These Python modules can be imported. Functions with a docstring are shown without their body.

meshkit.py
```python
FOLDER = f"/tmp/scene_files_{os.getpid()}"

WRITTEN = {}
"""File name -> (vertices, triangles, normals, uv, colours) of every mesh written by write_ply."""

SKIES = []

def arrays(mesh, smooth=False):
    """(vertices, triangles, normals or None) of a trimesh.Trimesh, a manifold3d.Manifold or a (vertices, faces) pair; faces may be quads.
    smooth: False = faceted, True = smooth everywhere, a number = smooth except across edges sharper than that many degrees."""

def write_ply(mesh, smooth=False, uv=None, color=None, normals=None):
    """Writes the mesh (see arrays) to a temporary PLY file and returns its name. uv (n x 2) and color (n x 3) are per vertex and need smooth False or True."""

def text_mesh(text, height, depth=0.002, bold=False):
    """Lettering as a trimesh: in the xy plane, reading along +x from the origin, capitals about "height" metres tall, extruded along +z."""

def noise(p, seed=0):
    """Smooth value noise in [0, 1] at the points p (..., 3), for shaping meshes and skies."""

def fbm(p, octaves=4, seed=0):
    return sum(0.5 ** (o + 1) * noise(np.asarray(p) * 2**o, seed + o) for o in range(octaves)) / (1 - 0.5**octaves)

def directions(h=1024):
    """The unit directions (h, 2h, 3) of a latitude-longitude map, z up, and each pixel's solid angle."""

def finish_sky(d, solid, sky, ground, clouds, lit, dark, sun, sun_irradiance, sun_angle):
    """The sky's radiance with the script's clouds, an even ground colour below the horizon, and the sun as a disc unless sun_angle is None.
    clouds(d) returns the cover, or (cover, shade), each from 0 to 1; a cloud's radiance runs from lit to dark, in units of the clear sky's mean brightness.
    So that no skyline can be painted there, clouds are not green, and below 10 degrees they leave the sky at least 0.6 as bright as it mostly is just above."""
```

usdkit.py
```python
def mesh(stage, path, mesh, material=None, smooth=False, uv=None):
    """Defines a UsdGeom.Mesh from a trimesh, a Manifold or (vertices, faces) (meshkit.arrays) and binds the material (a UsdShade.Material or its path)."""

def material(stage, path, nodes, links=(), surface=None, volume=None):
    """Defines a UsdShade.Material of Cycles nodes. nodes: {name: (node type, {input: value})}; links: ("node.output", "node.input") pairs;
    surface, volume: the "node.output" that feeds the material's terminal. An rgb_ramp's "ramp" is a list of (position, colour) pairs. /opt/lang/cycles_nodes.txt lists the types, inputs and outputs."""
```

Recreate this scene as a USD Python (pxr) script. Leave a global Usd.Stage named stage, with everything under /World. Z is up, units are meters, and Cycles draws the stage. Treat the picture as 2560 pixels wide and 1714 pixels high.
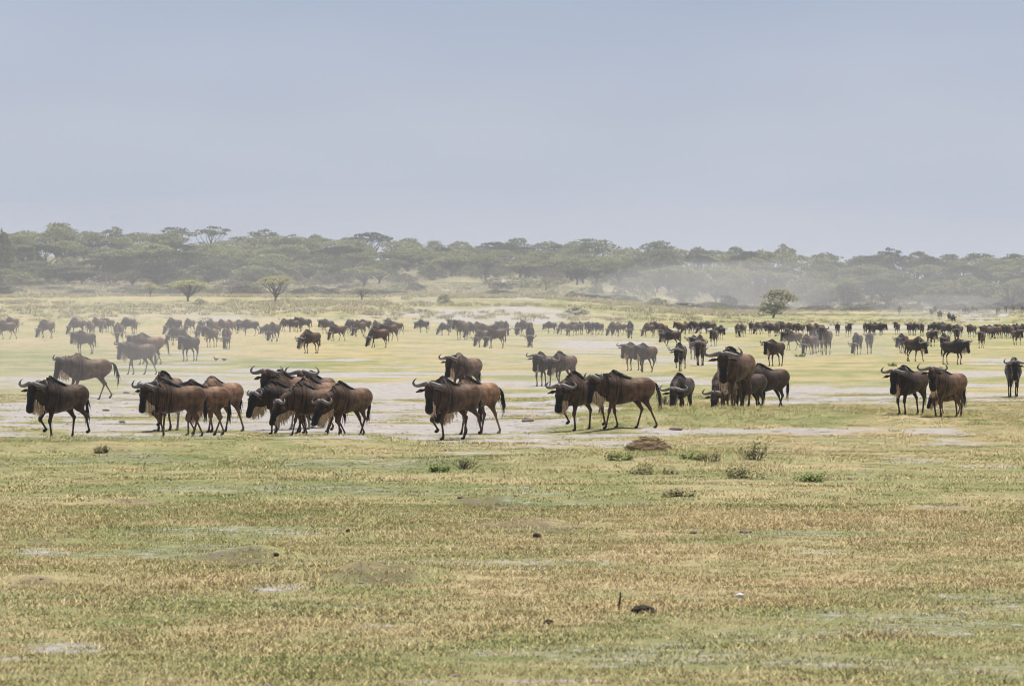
import math
import numpy as np
import trimesh
import meshkit
import usdkit
from pxr import Usd, UsdGeom, UsdLux, UsdShade, Sdf, Gf, Vt

stage = Usd.Stage.CreateInMemory()
UsdGeom.SetStageUpAxis(stage, "Z")
UsdGeom.SetStageMetersPerUnit(stage, 1.0)
world = UsdGeom.Xform.Define(stage, "/World")
stage.SetDefaultPrim(world.GetPrim())
UsdGeom.Scope.Define(stage, "/World/Looks")

# ------------------------------------------------------------------ camera
W_PX, H_PX = 2560.0, 1714.0          # the photograph's own pixels: all layout below is measured in them
F_PX = 12178.0                       # focal length in those pixels (a 12 degree wide telephoto view)
EYE_Z = 2.75                         # eye height of somebody standing in an open-top safari car
HORIZON = 758.0
PITCH = math.atan((H_PX / 2 - HORIZON) / F_PX)
cam = UsdGeom.Camera.Define(stage, "/World/camera")
cam.AddTranslateOp().Set(Gf.Vec3d(0, 0, EYE_Z))
cam.AddRotateXOp().Set(90.0 - math.degrees(PITCH))
cam.CreateHorizontalApertureAttr(23.6)
cam.CreateFocalLengthAttr(23.6 * F_PX / W_PX)
cam.CreateFStopAttr(5.0)
cam.CreateFocusDistanceAttr(112.0)
cam.CreateClippingRangeAttr(Gf.Vec2f(0.5, 20000.0))
cam.CreateExposureAttr(0.62)

# ------------------------------------------------------------------ sky and sun
SUN_EL, SUN_AZ = math.radians(73), math.radians(42)      # azimuth from +y (view direction) towards +x (right)
SUN_DIR = np.array([math.cos(SUN_EL) * math.sin(SUN_AZ), math.cos(SUN_EL) * math.cos(SUN_AZ), math.sin(SUN_EL)])
sky_mat = usdkit.material(stage, "/World/Looks/sky", {
    "sky": ("sky_texture", {"sky_type": "single_scattering", "sun_disc": False, "sun_elevation": SUN_EL, "sun_rotation": SUN_AZ,
                            "aerosol_density": 2.0, "air_density": 1.0, "altitude": 1000.0}),
    "tc": ("texture_coordinate", {}),
    "map": ("mapping", {"scale": (5.0, 5.0, 16.0)}),
    "cl": ("noise_texture", {"scale": 1.7, "detail": 3.0, "roughness": 0.45}),
    "ramp": ("rgb_ramp", {"ramp": [(0.28, (4.80, 5.35, 6.60)), (0.50, (5.30, 5.80, 6.95)), (0.72, (5.95, 6.32, 7.35))]}),
    "xyz": ("separate_xyz", {}), "veil": ("map_range", {"from_min": 0.10, "from_max": 0.75, "to_min": 0.92, "to_max": 0.12, "clamp": True}),
    "lift": ("rgb_ramp", {"ramp": [(0.0, (1.0, 1.0, 1.0)), (0.035, (0.955, 0.965, 0.985)), (0.065, (0.80, 0.865, 0.945)), (0.30, (0.74, 0.82, 0.92)), (1.0, (0.74, 0.82, 0.92))]}),
    "grad": ("mix_color", {"blend_type": "multiply", "fac": 1.0, "use_clamp": False}),
    "mix": ("mix_color", {}),
    "bg": ("background_shader", {"strength": 0.06}),
}, [("tc.generated", "xyz.vector"), ("xyz.z", "veil.value"), ("veil.result", "mix.fac"), ("tc.generated", "map.vector"), ("map.vector", "cl.vector"), ("cl.fac", "ramp.fac"), ("sky.color", "mix.a"), ("xyz.z", "lift.fac"), ("ramp.color", "grad.a"), ("lift.color", "grad.b"), ("grad.result", "mix.b"),
    ("mix.result", "bg.color")], surface="bg.background")
dome = UsdLux.DomeLight.Define(stage, "/World/sky")
dome.CreateIntensityAttr(1.0)
UsdShade.MaterialBindingAPI.Apply(dome.GetPrim()).Bind(sky_mat)
dome.GetPrim().SetCustomDataByKey("kind", "structure")

sun = UsdLux.DistantLight.Define(stage, "/World/sun")
sun.CreateNormalizeAttr(True)
sun.CreateIntensityAttr(1.25)
sun.CreateAngleAttr(0.5)
sun.CreateColorAttr(Gf.Vec3f(1.0, 0.955, 0.88))
_z = Gf.Vec3d(*SUN_DIR)
_rot = Gf.Rotation(Gf.Vec3d(0, 0, 1), _z)
sun.AddOrientOp().Set(Gf.Quatf(_rot.GetQuat()))


# ------------------------------------------------------------------ naming helpers
_taken = {}


def free_path(parent, name):
    k = parent + "/" + name
    n = _taken.get(k, 0)
    _taken[k] = n + 1
    return k if n == 0 else f"{k}_{n:03d}"


def tag(prim, label=None, category=None, group=None, kind=None):
    prim = prim.GetPrim() if hasattr(prim, "GetPrim") else prim
    for key, val in (("label", label), ("category", category), ("group", group), ("kind", kind)):
        if val:
            prim.SetCustomDataByKey(key, val)
    return prim


def put(name, mesh, mat, parent="/World", smooth=True, tone=None):
    """One mesh prim; tone (n x 3) is a per-vertex mask read by the materials."""
    path = free_path(parent, name)
    m = usdkit.mesh(stage, path, mesh, mat, smooth=smooth)
    if tone is not None:
        UsdGeom.PrimvarsAPI(m).CreatePrimvar("tone", Sdf.ValueTypeNames.Color3fArray, "vertex").Set(Vt.Vec3fArray.FromNumpy(np.asarray(tone, np.float32)))
    return m


def xform(name, loc=(0, 0, 0), rotz=0.0, scale=None, parent="/World", tilt=None):
    x = UsdGeom.Xform.Define(stage, free_path(parent, name))
    x.AddTranslateOp().Set(Gf.Vec3d(*map(float, loc)))
    if rotz:
        x.AddRotateZOp().Set(float(rotz))
    if scale is not None:
        s = (scale,) * 3 if np.ndim(scale) == 0 else scale
        x.AddScaleOp().Set(Gf.Vec3f(*map(float, s)))
    return x


def smoothstep(a, b, x):
    t = np.clip((x - a) / (b - a), 0, 1)
    return t * t * (3 - 2 * t)


def at_depth(px, d):
    """World x of photo column px at distance d."""
    return (px - W_PX / 2) / F_PX * d


# ------------------------------------------------------------------ terrain
# low broken ledges in the near turf (x, y, half width, half depth, height)
LEDGES = [(at_depth(cx, d), d, w, 1.0, hh) for cx, d, w, hh in ((110, 55.7, 0.45, 0.07), (640, 51.8, 0.6, 0.08), (910, 48.4, 0.9, 0.10), (1230, 66.2, 0.7, 0.07), (1380, 58.8, 1.0, 0.06), (290, 66.4, 0.6, 0.05), (250, 91.0, 0.7, 0.07), (2410, 64.2, 1.2, 0.07), (60, 47.7, 0.5, 0.06), (1560, 105.0, 0.8, 0.09))]


def height(x, y):
    """Ground height: a nearly level salt plain, a low grass bank in front of the herd, a swelling to its right, and far off a wooded rise."""
    x, y = np.asarray(x, float), np.asarray(y, float)
    r = np.hypot(x, y)
    p = np.stack([x, y, 0 * x], -1)
    near = smoothstep(700, 300, r)
    z = 0.10 * (meshkit.fbm(p / 14.0, 3, 5) - 0.5) * near + 0.05 * (meshkit.fbm(p / 3.1, 3, 9) - 0.5) * smoothstep(220, 90, r)
    z += 0.25 * (meshkit.noise(p / 60.0, 21) - 0.5) * smoothstep(140, 260, r) * near
    # the pan behind the bank, left of x = 1.5 m
    edge = 97.5 + 1.2 * (meshkit.noise(p / 4.0, 31) - 0.5) - 1.3 * smoothstep(-3.5, -9.5, x)
    left = smoothstep(-1.6, -3.2, x)
    z += (0.13 + 0.10 * (meshkit.noise(p / 1.7, 35) - 0.5)) * left * smoothstep(edge - 9, edge - 2.5, y) * smoothstep(edge + 1.6, edge, y)
    z -= 0.07 * smoothstep(edge - 0.5, edge + 2.0, y) * smoothstep(3.0, 0.5, x) * smoothstep(190, 150, y)
    # the swelling that the big bull stands on, and the hollow behind it
    z += 0.27 * np.exp(-((x - 6.4) / 4.6) ** 2 - ((y - 115.5) / 5.5) ** 2)
    z += 0.16 * np.exp(-((x - 3.2) / 2.2) ** 2 - ((y - 112.5) / 4.0) ** 2)
    z -= 0.24 * np.exp(-((x - 3.9) / 2.4) ** 2 - ((y - 124.5) / 4.5) ** 2)
    # foreground knolls
    for kx, ky, sx, sy, hh in ((3.4, 84.0, 3.6, 3.0, 0.16), (-2.5, 58, 2.0, 1.3, 0.05), (0.8, 72.0, 2.5, 1.2, 0.05), (-4.4, 60, 1.2, 0.8, 0.05), (9.6, 70, 2.5, 1.0, 0.06), (2.3, 87.5, 0.9, 0.6, 0.10)):
        z += hh * np.exp(-((x - kx) / sx) ** 2 - ((y - ky) / sy) ** 2)
    for kx, ky, sx, sy, hh in LEDGES:
        q = ((x - kx) / sx) ** 2
        z += hh * np.exp(-q - ((y - ky - 0.5) / 1.1) ** 2) * (0.2 + 1.5 * meshkit.noise(p * 2.6, 61)) * smoothstep(ky - 0.25, ky + 0.15, y + 0.35 * (meshkit.noise(p * 1.6, 63) - 0.5))
    # far plain rises a little, then the wooded hill
    u = np.clip(x / np.maximum(y, 1.0) / 0.105, -2.5, 2.5) * 0.5 + 0.5          # 0 at the left of the view, 1 at the right
    left_far = smoothstep(0.72, 0.50, u)
    z += (1.5 + 2.6 * left_far) * smoothstep(470, 830, r) - 1.2 * (1 - left_far) * smoothstep(840, 960, r)
    ridge = np.interp(u, [-1, 0.0, 0.18, 0.5, 0.75, 1.0, 2.0], [13.5, 12.4, 11.6, 9.0, 7.9, 8.2, 6.0])
    t_ = np.clip((r - 870) / 540, 0, 1)
    z += ridge * t_ * (1.3 - 0.3 * t_) + 1.6 * (meshkit.fbm(p / 150.0, 3, 12) - 0.5) * smoothstep(900, 1200, r)
    z -= 10.0 * smoothstep(1600, 3200, r)
    return z


def to_photo(x, y, z):
    """Photo pixel of a world point (exact for this camera)."""
    c, s = math.cos(PITCH), math.sin(PITCH)
    dz = z - EYE_Z
    depth, up = y * c - dz * s, y * s + dz * c
    depth = np.maximum(depth, 1.0)
    return W_PX / 2 + F_PX * x / depth, H_PX / 2 - F_PX * up / depth


def on_ground(px, py):
    """World point where the sight line through a photo pixel first meets the ground."""
    ux, uz = (px - W_PX / 2) / F_PX, (H_PX / 2 - py) / F_PX
    c, s = math.cos(PITCH), math.sin(PITCH)
    dy, dz = c + uz * s, uz * c - s
    t = np.concatenate([np.arange(20, 240, 0.1), np.arange(240, 2000, 1.0)])
    gap = EYE_Z + t * dz - height(t * ux, t * dy)
    hit = np.argmax(gap < 0) if (gap < 0).any() else len(t) - 1
    return np.array([t[hit] * ux, t[hit] * dy, height(t[hit] * ux, t[hit] * dy)])


# patches of bare pale soil, in the photograph's pixels on the level plain: centre, half sizes, strength (> 0 bare, < 0 grass)
BARE = [(200, 1020, 420, 62, 1.2), (560, 1010, 340, 66, 1.2), (900, 1030, 330, 72, 1.25), (1240, 1040, 260, 62, 1.2), (1180, 1095, 260, 14, 0.5), (100, 1085, 160, 14, 0.6),
        (1400, 1010, 110, 45, 0.8), (640, 950, 330, 9, 0.6), (130, 950, 200, 10, 0.6), (1180, 952, 300, 10, 0.7),
        (1500, 868, 190, 15, 1.0), (1660, 905, 150, 9, 0.7), (1800, 862, 120, 8, 0.6), (1700, 950, 110, 10, 0.9), (1560, 962, 100, 8, 0.7), (1980, 985, 120, 14, 0.7),
        (2400, 985, 330, 20, 1.0), (2100, 1000, 220, 14, 0.7), (2430, 935, 150, 9, 0.8), (2250, 880, 120, 6, 0.5), (2480, 905, 110, 7, 0.6), (1880, 905, 90, 6, 0.5), (2010, 890, 100, 5, 0.5),
        (430, 905, 140, 6, 0.5), (860, 880, 130, 5, 0.3), (500, 816, 420, 5, 0.45), (1150, 813, 300, 6, 0.6), (1250, 797, 90, 4, 1.2), (1375, 783, 36, 4, 1.0), (1330, 815, 90, 8, 0.8),
        (1750, 823, 300, 5, 0.5), (2200, 826, 260, 7, 0.7), (2440, 806, 70, 5, 1.2), (2350, 800, 60, 4, 0.8), (300, 780, 320, 4, 0.4), (850, 784, 200, 4, 0.4),
        (1740, 1084, 260, 8, 0.95), (1520, 1110, 240, 6, 0.8), (2080, 1078, 200, 7, 0.75), (2330, 1080, 90, 12, 0.7), (1460, 1085, 150, 9, 0.6), (2060, 1122, 210, 7, 0.7), (2330, 1112, 160, 7, 0.7), (2250, 1155, 180, 7, 0.7), (2500, 1165, 120, 10, 0.8), (2330, 1187, 130, 5, 0.6),
        (1350, 1120, 260, 6, 0.45), (80, 1376, 90, 9, 0.85), (660, 1481, 110, 13, 0.85), (470, 1390, 60, 8, 0.5), (210, 1610, 170, 16, 0.75), (60, 1640, 120, 8, 0.8), (280, 1560, 90, 8, 0.5), (950, 1552, 140, 8, 0.6),
        (1480, 1418, 170, 13, 0.55), (1700, 1440, 120, 8, 0.4), (2080, 1660, 80, 10, 0.85), (1320, 1706, 200, 7, 0.8), (1040, 1712, 200, 8, 0.6), (1360, 1270, 70, 6, 0.5), (1030, 1290, 70, 6, 0.45), (2400, 1277, 110, 6, 0.7), (1780, 1500, 110, 6, 0.5),
        (820, 1420, 90, 6, 0.5), (180, 1552, 70, 7, 0.5), (1600, 1565, 140, 7, 0.4), (330, 1225, 160, 7, 0.35), (700, 1215, 130, 6, 0.3), (1900, 1345, 90, 6, 0.3), (2330, 1560, 140, 8, 0.35)]
GRASSY = [(420, 1110, 520, 26, 1.0), (1760, 1035, 330, 24, 0.9), (2250, 1052, 330, 11, 0.9), (250, 955, 120, 6, 0.7), (1250, 975, 160, 5, 0.8), (1550, 935, 130, 10, 0.7), (2050, 1035, 130, 8, 0.5), (1600, 990, 60, 10, 0.6)]
# darker, browner turned soil and dead mats
DARK = [(110, 1359, 70, 7, 0.9), (640, 1406, 120, 12, 1.0), (910, 1452, 170, 16, 1.0), (1230, 1266, 100, 9, 1.0), (1370, 1330, 160, 8, 1.0), (250, 1125, 60, 8, 0.7), (290, 1262, 90, 6, 0.7), (60, 1460, 70, 9, 0.7), (340, 1470, 90, 6, 0.5), (1880, 1150, 190, 14, 0.7),
        (1620, 1113, 60, 9, 0.8), (1870, 1130, 60, 12, 0.7), (2400, 1280, 120, 6, 0.6), (2470, 1110, 80, 6, 0.6), (1560, 1076, 80, 6, 0.6), (1350, 1060, 60, 8, 0.5), (2300, 1690, 120, 20, 0.5), (1400, 1165, 160, 12, 0.35), (220, 1196, 40, 5, 0.7)]
GREEN = [(300, 1180, 420, 90, 0.55), (800, 1250, 400, 60, 0.4), (1180, 1160, 160, 18, 0.8), (1720, 1150, 200, 18, 0.8), (1200, 1380, 260, 50, 0.5), (250, 1520, 300, 40, 0.45), (1500, 1240, 350, 40, 0.45), (900, 1640, 500, 40, 0.3), (2250, 1050, 330, 14, 0.8),
         (1750, 1030, 320, 26, 0.6), (180, 905, 200, 15, 0.5), (650, 910, 260, 8, 0.6), (1900, 1560, 400, 50, 0.35), (2400, 1240, 250, 30, 0.4), (2350, 915, 200, 8, 0.4), (250, 770, 300, 12, 0.5), (2100, 770, 400, 12, 0.6), (1400, 950, 160, 8, 0.5)]
STRAW = [(1900, 1420, 700, 90, 0.6), (2200, 1350, 400, 60, 0.5), (400, 1480, 420, 60, 0.35), (1350, 1490, 350, 50, 0.35), (500, 840, 900, 40, 0.5), (2100, 1090, 420, 40, 0.5), (2000, 1600, 600, 60, 0.2), (1200, 900, 700, 30, 0.3), (2200, 900, 320, 40, 0.35), (1250, 1110, 200, 14, 0.5)]


def ground_tone(x, y, z):
    """(bare, green, dark) of the ground at world points: where the pale soil shows, how green the turf is, and where it is turned or dead."""
    px, py = to_photo(x, y, 0 * x)
    p = np.stack([x, y, 0 * x], -1)
    r = np.hypot(x, y)
    s = np.where(r < 140, 1.0, np.where(r < 320, 0.45, 0.16))
    wob = np.stack([meshkit.fbm(p * (s * 0.45)[..., None], 3, 41) - 0.5, meshkit.fbm(p * (s * 0.45)[..., None], 3, 47) - 0.5], -1)
    inside = (r > 25) & (np.abs(px - W_PX / 2) < 2600)

    def field(spots):
        out = np.zeros_like(px)
        for cx, cy, rx, ry, k in spots:
            qx, qy = (px - cx) / rx + wob[..., 0] * 2.4, (py - cy) / ry + wob[..., 1] * 4.6
            out = np.maximum(out, k * np.clip(1.35 - np.sqrt(qx * qx + qy * qy), 0, 1) * 1.3)
        return np.where(inside, out, 0)
    n1 = meshkit.fbm(p / 3.4, 4, 71)
    n2 = meshkit.fbm(p / 0.8, 3, 77)
    bare = np.clip(field(BARE), 0, 1) * np.clip(1 - field(GRASSY), 0, 1)
    bare = np.where(r < 95, bare * 0.58, bare)
    bare = np.maximum(bare, smoothstep(0.56, 0.72, n1) * 0.42 * smoothstep(600, 400, r))
    green = 0.43 + 0.9 * (n1 - 0.5) + 0.45 * field(GREEN) - 0.5 * field(STRAW) + 0.8 * (n2 - 0.5)
    dark = np.maximum(np.clip(field(DARK), 0, 1), smoothstep(0.60, 0.74, meshkit.fbm(p / 1.3, 3, 83)) * 0.5 * (r < 140))
    hillside = smoothstep(780, 900, r)
    dark = np.maximum(dark, smoothstep(540, 720, r) * (0.08 + 0.5 * meshkit.fbm(p / 22.0, 3, 88)))
    dark = np.maximum(dark, 0.9 * hillside * (1 - 0.75 * smoothstep(1000, 1150, px) * smoothstep(1800, 1650, px) * smoothstep(1080, 980, r)))
    return np.stack([np.clip(bare, 0, 1), np.clip(green, 0, 1), np.clip(dark, 0, 1)], -1)


_fine = np.radians(np.arange(-7.6, 7.61, 0.026))
_ang = np.concatenate([np.radians(np.arange(-180, -7.7, 4.0)), _fine, np.radians(np.arange(8.5, 180, 4.0))])
_rad = np.concatenate([[0.3], np.geomspace(1.2, 28, 22), 1 / np.linspace(1 / 28.5, 1 / 155, 330), np.geomspace(157, 640, 100), np.linspace(650, 1700, 62), np.geomspace(1800, 9000, 12)])
A, R = np.meshgrid(_ang, _rad, indexing="xy")
GX, GY = R * np.sin(A), R * np.cos(A)
GZ = height(GX, GY)
_na, _nr = len(_ang), len(_rad)
_i = (np.arange(_nr - 1)[:, None] * _na + np.arange(_na)[None, :]).ravel()
_j = (np.arange(_nr - 1)[:, None] * _na + (np.arange(_na)[None, :] + 1) % _na).ravel()
_quads = np.stack([_i, _j, _j + _na, _i + _na], 1)
GROUND_TONE = ground_tone(GX.ravel(), GY.ravel(), GZ.ravel())

ground_mat = usdkit.material(stage, "/World/Looks/savanna_ground", {
    "tone": ("attribute", {"attribute": "tone"}), "sep": ("separate_color", {}), "geo": ("geometry", {}),
    "n1": ("noise_texture", {"scale": 2.6, "detail": 6.0, "roughness": 0.65}), "n2": ("noise_texture", {"scale": 11.0, "detail": 7.0, "roughness": 0.7}),
    "n3": ("noise_texture", {"scale": 0.35, "detail": 4.0, "roughness": 0.6}),
    # bare soil where tone.r beats the noise
    "bsum": ("math", {"math_type": "multiply_add", "value2": 0.9, "value3": -0.45}), "badd": ("math", {"math_type": "add"}),
    "bare": ("map_range", {"from_min": 0.40, "from_max": 0.62, "clamp": True}), "bs2": ("math", {"math_type": "multiply_add", "value2": 1.3, "value3": -0.65}), "badd3": ("math", {"math_type": "add"}),
    "smix": ("math", {"math_type": "multiply_add", "value2": 0.75}), "soff": ("math", {"math_type": "multiply_add", "value2": 0.9, "value3": -0.33}),
    "soil": ("rgb_ramp", {"ramp": [(0.25, (0.180, 0.163, 0.146)), (0.5, (0.303, 0.281, 0.260)), (0.75, (0.420, 0.394, 0.372))]}),
    "gsum": ("math", {"math_type": "multiply_add", "value2": 0.7, "value3": -0.35}), "gadd": ("math", {"math_type": "add"}),
    "turf": ("rgb_ramp", {"ramp": [(0.05, (0.350, 0.280, 0.160)), (0.35, (0.272, 0.246, 0.126)), (0.6, (0.205, 0.206, 0.092)), (0.95, (0.142, 0.162, 0.062))]}),
    "speck": ("rgb_ramp", {"ramp": [(0.30, (0.42, 0.40, 0.38)), (0.5, (1, 1, 1)), (0.70, (1.35, 1.30, 1.22))]}),
    "turf2": ("mix_color", {"blend_type": "multiply", "fac": 0.9, "use_clamp": False}),
    "mix": ("mix_color", {}), "darkm": ("math", {"math_type": "multiply"}), "dn": ("math", {"math_type": "multiply_add", "value2": 2.2, "value3": -1.1}), "dsum": ("math", {"math_type": "multiply_add"}), "dramp": ("map_range", {"from_min": 0.22, "from_max": 0.55, "clamp": True}),
    "mix2": ("mix_color", {"b": (0.120, 0.092, 0.060)}), "dk": ("math", {"math_type": "multiply", "value2": 0.75}),
    "badd2": ("math", {"math_type": "add"}),
    "bump": ("bump", {"strength": 1.0, "distance": 0.05}), "bump2": ("bump", {"strength": 0.6, "distance": 0.10}),
    "p": ("principled_bsdf", {"roughness": 0.95, "specular_ior_level": 0.1}),
}, [("tone.color", "sep.color"), ("geo.position", "n1.vector"), ("geo.position", "n2.vector"), ("geo.position", "n3.vector"),
    ("n1.fac", "bsum.value1"), ("bsum.result" if False else "bsum.value", "badd.value1"), ("sep.r", "badd.value2"), ("n2.fac", "bs2.value1"), ("bs2.value", "badd3.value1"), ("badd.value", "badd3.value2"), ("badd3.value", "bare.value"),
    ("n1.fac", "soff.value1"), ("n2.fac", "smix.value1"), ("soff.value", "smix.value3"), ("smix.value", "soil.fac"), ("n2.fac", "gsum.value1"), ("gsum.value", "gadd.value1"), ("sep.g", "gadd.value2"), ("gadd.value", "turf.fac"),
    ("n2.fac", "speck.fac"), ("turf.color", "turf2.a"), ("speck.color", "turf2.b"),
    ("bare.result", "mix.fac"), ("turf2.result", "mix.a"), ("soil.color", "mix.b"),
    ("sep.b", "darkm.value1"), ("n1.fac", "darkm.value2"), ("n2.fac", "dn.value1"), ("dn.value", "dsum.value1"), ("sep.b", "dsum.value2"), ("darkm.value", "dsum.value3"), ("dsum.value", "dramp.value"), ("dramp.result", "dk.value1"), ("dk.value", "mix2.fac"),
    ("mix.result", "mix2.a"), ("mix2.result", "p.base_color"),
    ("n2.fac", "bump.height"), ("n1.fac", "bump2.height"), ("bump2.normal", "bump.normal"), ("bump.normal", "p.normal")], surface="p.BSDF")
g = put("ground", (np.stack([GX.ravel(), GY.ravel(), GZ.ravel()], 1), _quads), ground_mat, tone=GROUND_TONE)
tag(g, kind="structure")


# ------------------------------------------------------------------ grass: tufts of blades, scattered where the soil is not bare
def tuft(rng, size, n, tall, wide):
    vs, fs, k = [], [], 0
    for _ in range(n):
        a, rr = rng.uniform(0, 6.28), size * math.sqrt(rng.random())
        b = np.array([rr * math.cos(a), rr * math.sin(a), -0.008])
        hgt = tall * rng.uniform(0.35, 1.15)
        lean = rng.normal(0, 0.75, 2) * hgt
        d = rng.uniform(0, 6.28)
        s = np.array([math.cos(d), math.sin(d), 0]) * wide * rng.uniform(0.6, 1.4)
        mid = b + (lean[0] * 0.35, lean[1] * 0.35, hgt * 0.62)
        top = b + (lean[0], lean[1], hgt)
        vs += [b - s, b + s, mid + s * 0.7, mid - s * 0.7, top]
        fs += [[k, k + 1, k + 2], [k, k + 2, k + 3], [k + 3, k + 2, k + 4]]
        k += 5
    return np.array(vs), np.array(fs)


def grass_material(name, ramp):
    return usdkit.material(stage, f"/World/Looks/{name}", {
        "geo": ("geometry", {}), "n3": ("noise_texture", {"scale": 0.55, "detail": 4.0, "roughness": 0.65}), "info": ("object_info", {}),
        "add": ("math", {"math_type": "multiply_add", "value2": 0.34, "value3": -0.17}), "sum": ("math", {"math_type": "add"}),
        "isl": ("math", {"math_type": "multiply_add", "value2": 0.36, "value3": -0.18}), "sum2": ("math", {"math_type": "add"}),
        "r": ("rgb_ramp", {"ramp": ramp}),
        "d": ("diffuse_bsdf", {}), "t": ("translucent_bsdf", {}), "m": ("mix_closure", {"fac": 0.15})},
        [("geo.position", "n3.vector"), ("info.random", "add.value1"), ("geo.random_per_island", "isl.value1"), ("n3.fac", "sum.value1"), ("add.value", "sum.value2"), ("sum.value", "sum2.value1"), ("isl.value", "sum2.value2"),
         ("sum2.value", "r.fac"), ("r.color", "d.color"), ("r.color", "t.color"), ("d.BSDF", "m.closure1"), ("t.BSDF", "m.closure2")], surface="m.closure")


def scatter(name, protos, pos, rot, scale, pick, label=None):
    """A PointInstancer of protos [(mesh, material)], upright, turned by rot (radians)."""
    path = free_path("/World", name)
    pi = UsdGeom.PointInstancer.Define(stage, path)
    UsdGeom.Scope.Define(stage, path + "/kinds")
    rel = pi.CreatePrototypesRel()
    for i, (mesh, mat) in enumerate(protos):
        m = usdkit.mesh(stage, f"{path}/kinds/tuft_{i + 1:03d}", mesh, mat, smooth=False)
        nv = np.random.default_rng(i).normal(0, 0.38, (len(mesh[0]), 3)) + (0.0, 0, 1)      # soft, mostly upward shading as in a dense sward
        m.CreateNormalsAttr(Vt.Vec3fArray.FromNumpy((nv / np.linalg.norm(nv, axis=1)[:, None]).astype(np.float32)))
        m.SetNormalsInterpolation("vertex")
        rel.AddTarget(m.GetPath())
    pi.CreatePositionsAttr(Vt.Vec3fArray.FromNumpy(np.asarray(pos, np.float32)))
    q = np.zeros((len(pos), 4), np.float32)
    q[:, 2], q[:, 3] = np.sin(rot / 2), np.cos(rot / 2)
    pi.CreateOrientationsAttr(Vt.QuathArray([Gf.Quath(float(c[3]), 0, 0, float(c[2])) for c in q]))
    pi.CreateScalesAttr(Vt.Vec3fArray.FromNumpy(np.repeat(np.asarray(scale, np.float32)[:, None], 3, 1)))
    pi.CreateProtoIndicesAttr(Vt.IntArray.FromNumpy(np.asarray(pick, np.int32)))
    return tag(pi, label=label, kind="stuff")


GREEN_GRASS = grass_material("green_grass", [(0.20, (0.275, 0.280, 0.118)), (0.45, (0.375, 0.352, 0.160)), (0.62, (0.450, 0.390, 0.205)), (0.85, (0.530, 0.430, 0.260))])
DRY_GRASS = grass_material("dry_grass", [(0.20, (0.430, 0.350, 0.185)), (0.45, (0.520, 0.415, 0.232)), (0.70, (0.580, 0.460, 0.290)), (0.9, (0.620, 0.520, 0.360))])
_rng = np.random.default_rng(11)


def sample_fan(n, d0, d1, spread=1.08):
    """n points evenly over the ground seen between the distances d0 and d1."""
    d = np.sqrt(_rng.uniform(d0 * d0, d1 * d1, n))
    x = (_rng.uniform(-0.5, 0.5, n)) * spread * W_PX / F_PX * d
    return x, d


def grass_points(n, d0, d1, keep_bare=0.0):
    x, y = sample_fan(n, d0, d1)
    t = ground_tone(x, y, 0 * x)
    cl = meshkit.fbm(np.stack([x, y, 0 * x], -1) * 1.1, 3, 91)
    chance = np.clip(1.2 - 1.5 * np.clip(t[:, 0] + (cl - 0.5) * 0.7, 0, 1), keep_bare, 1) * np.clip(1.1 - 0.65 * t[:, 2], 0.25, 1)
    ok = _rng.random(n) < chance
    x, y, t = x[ok], y[ok], t[ok]
    return x, y, t


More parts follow.
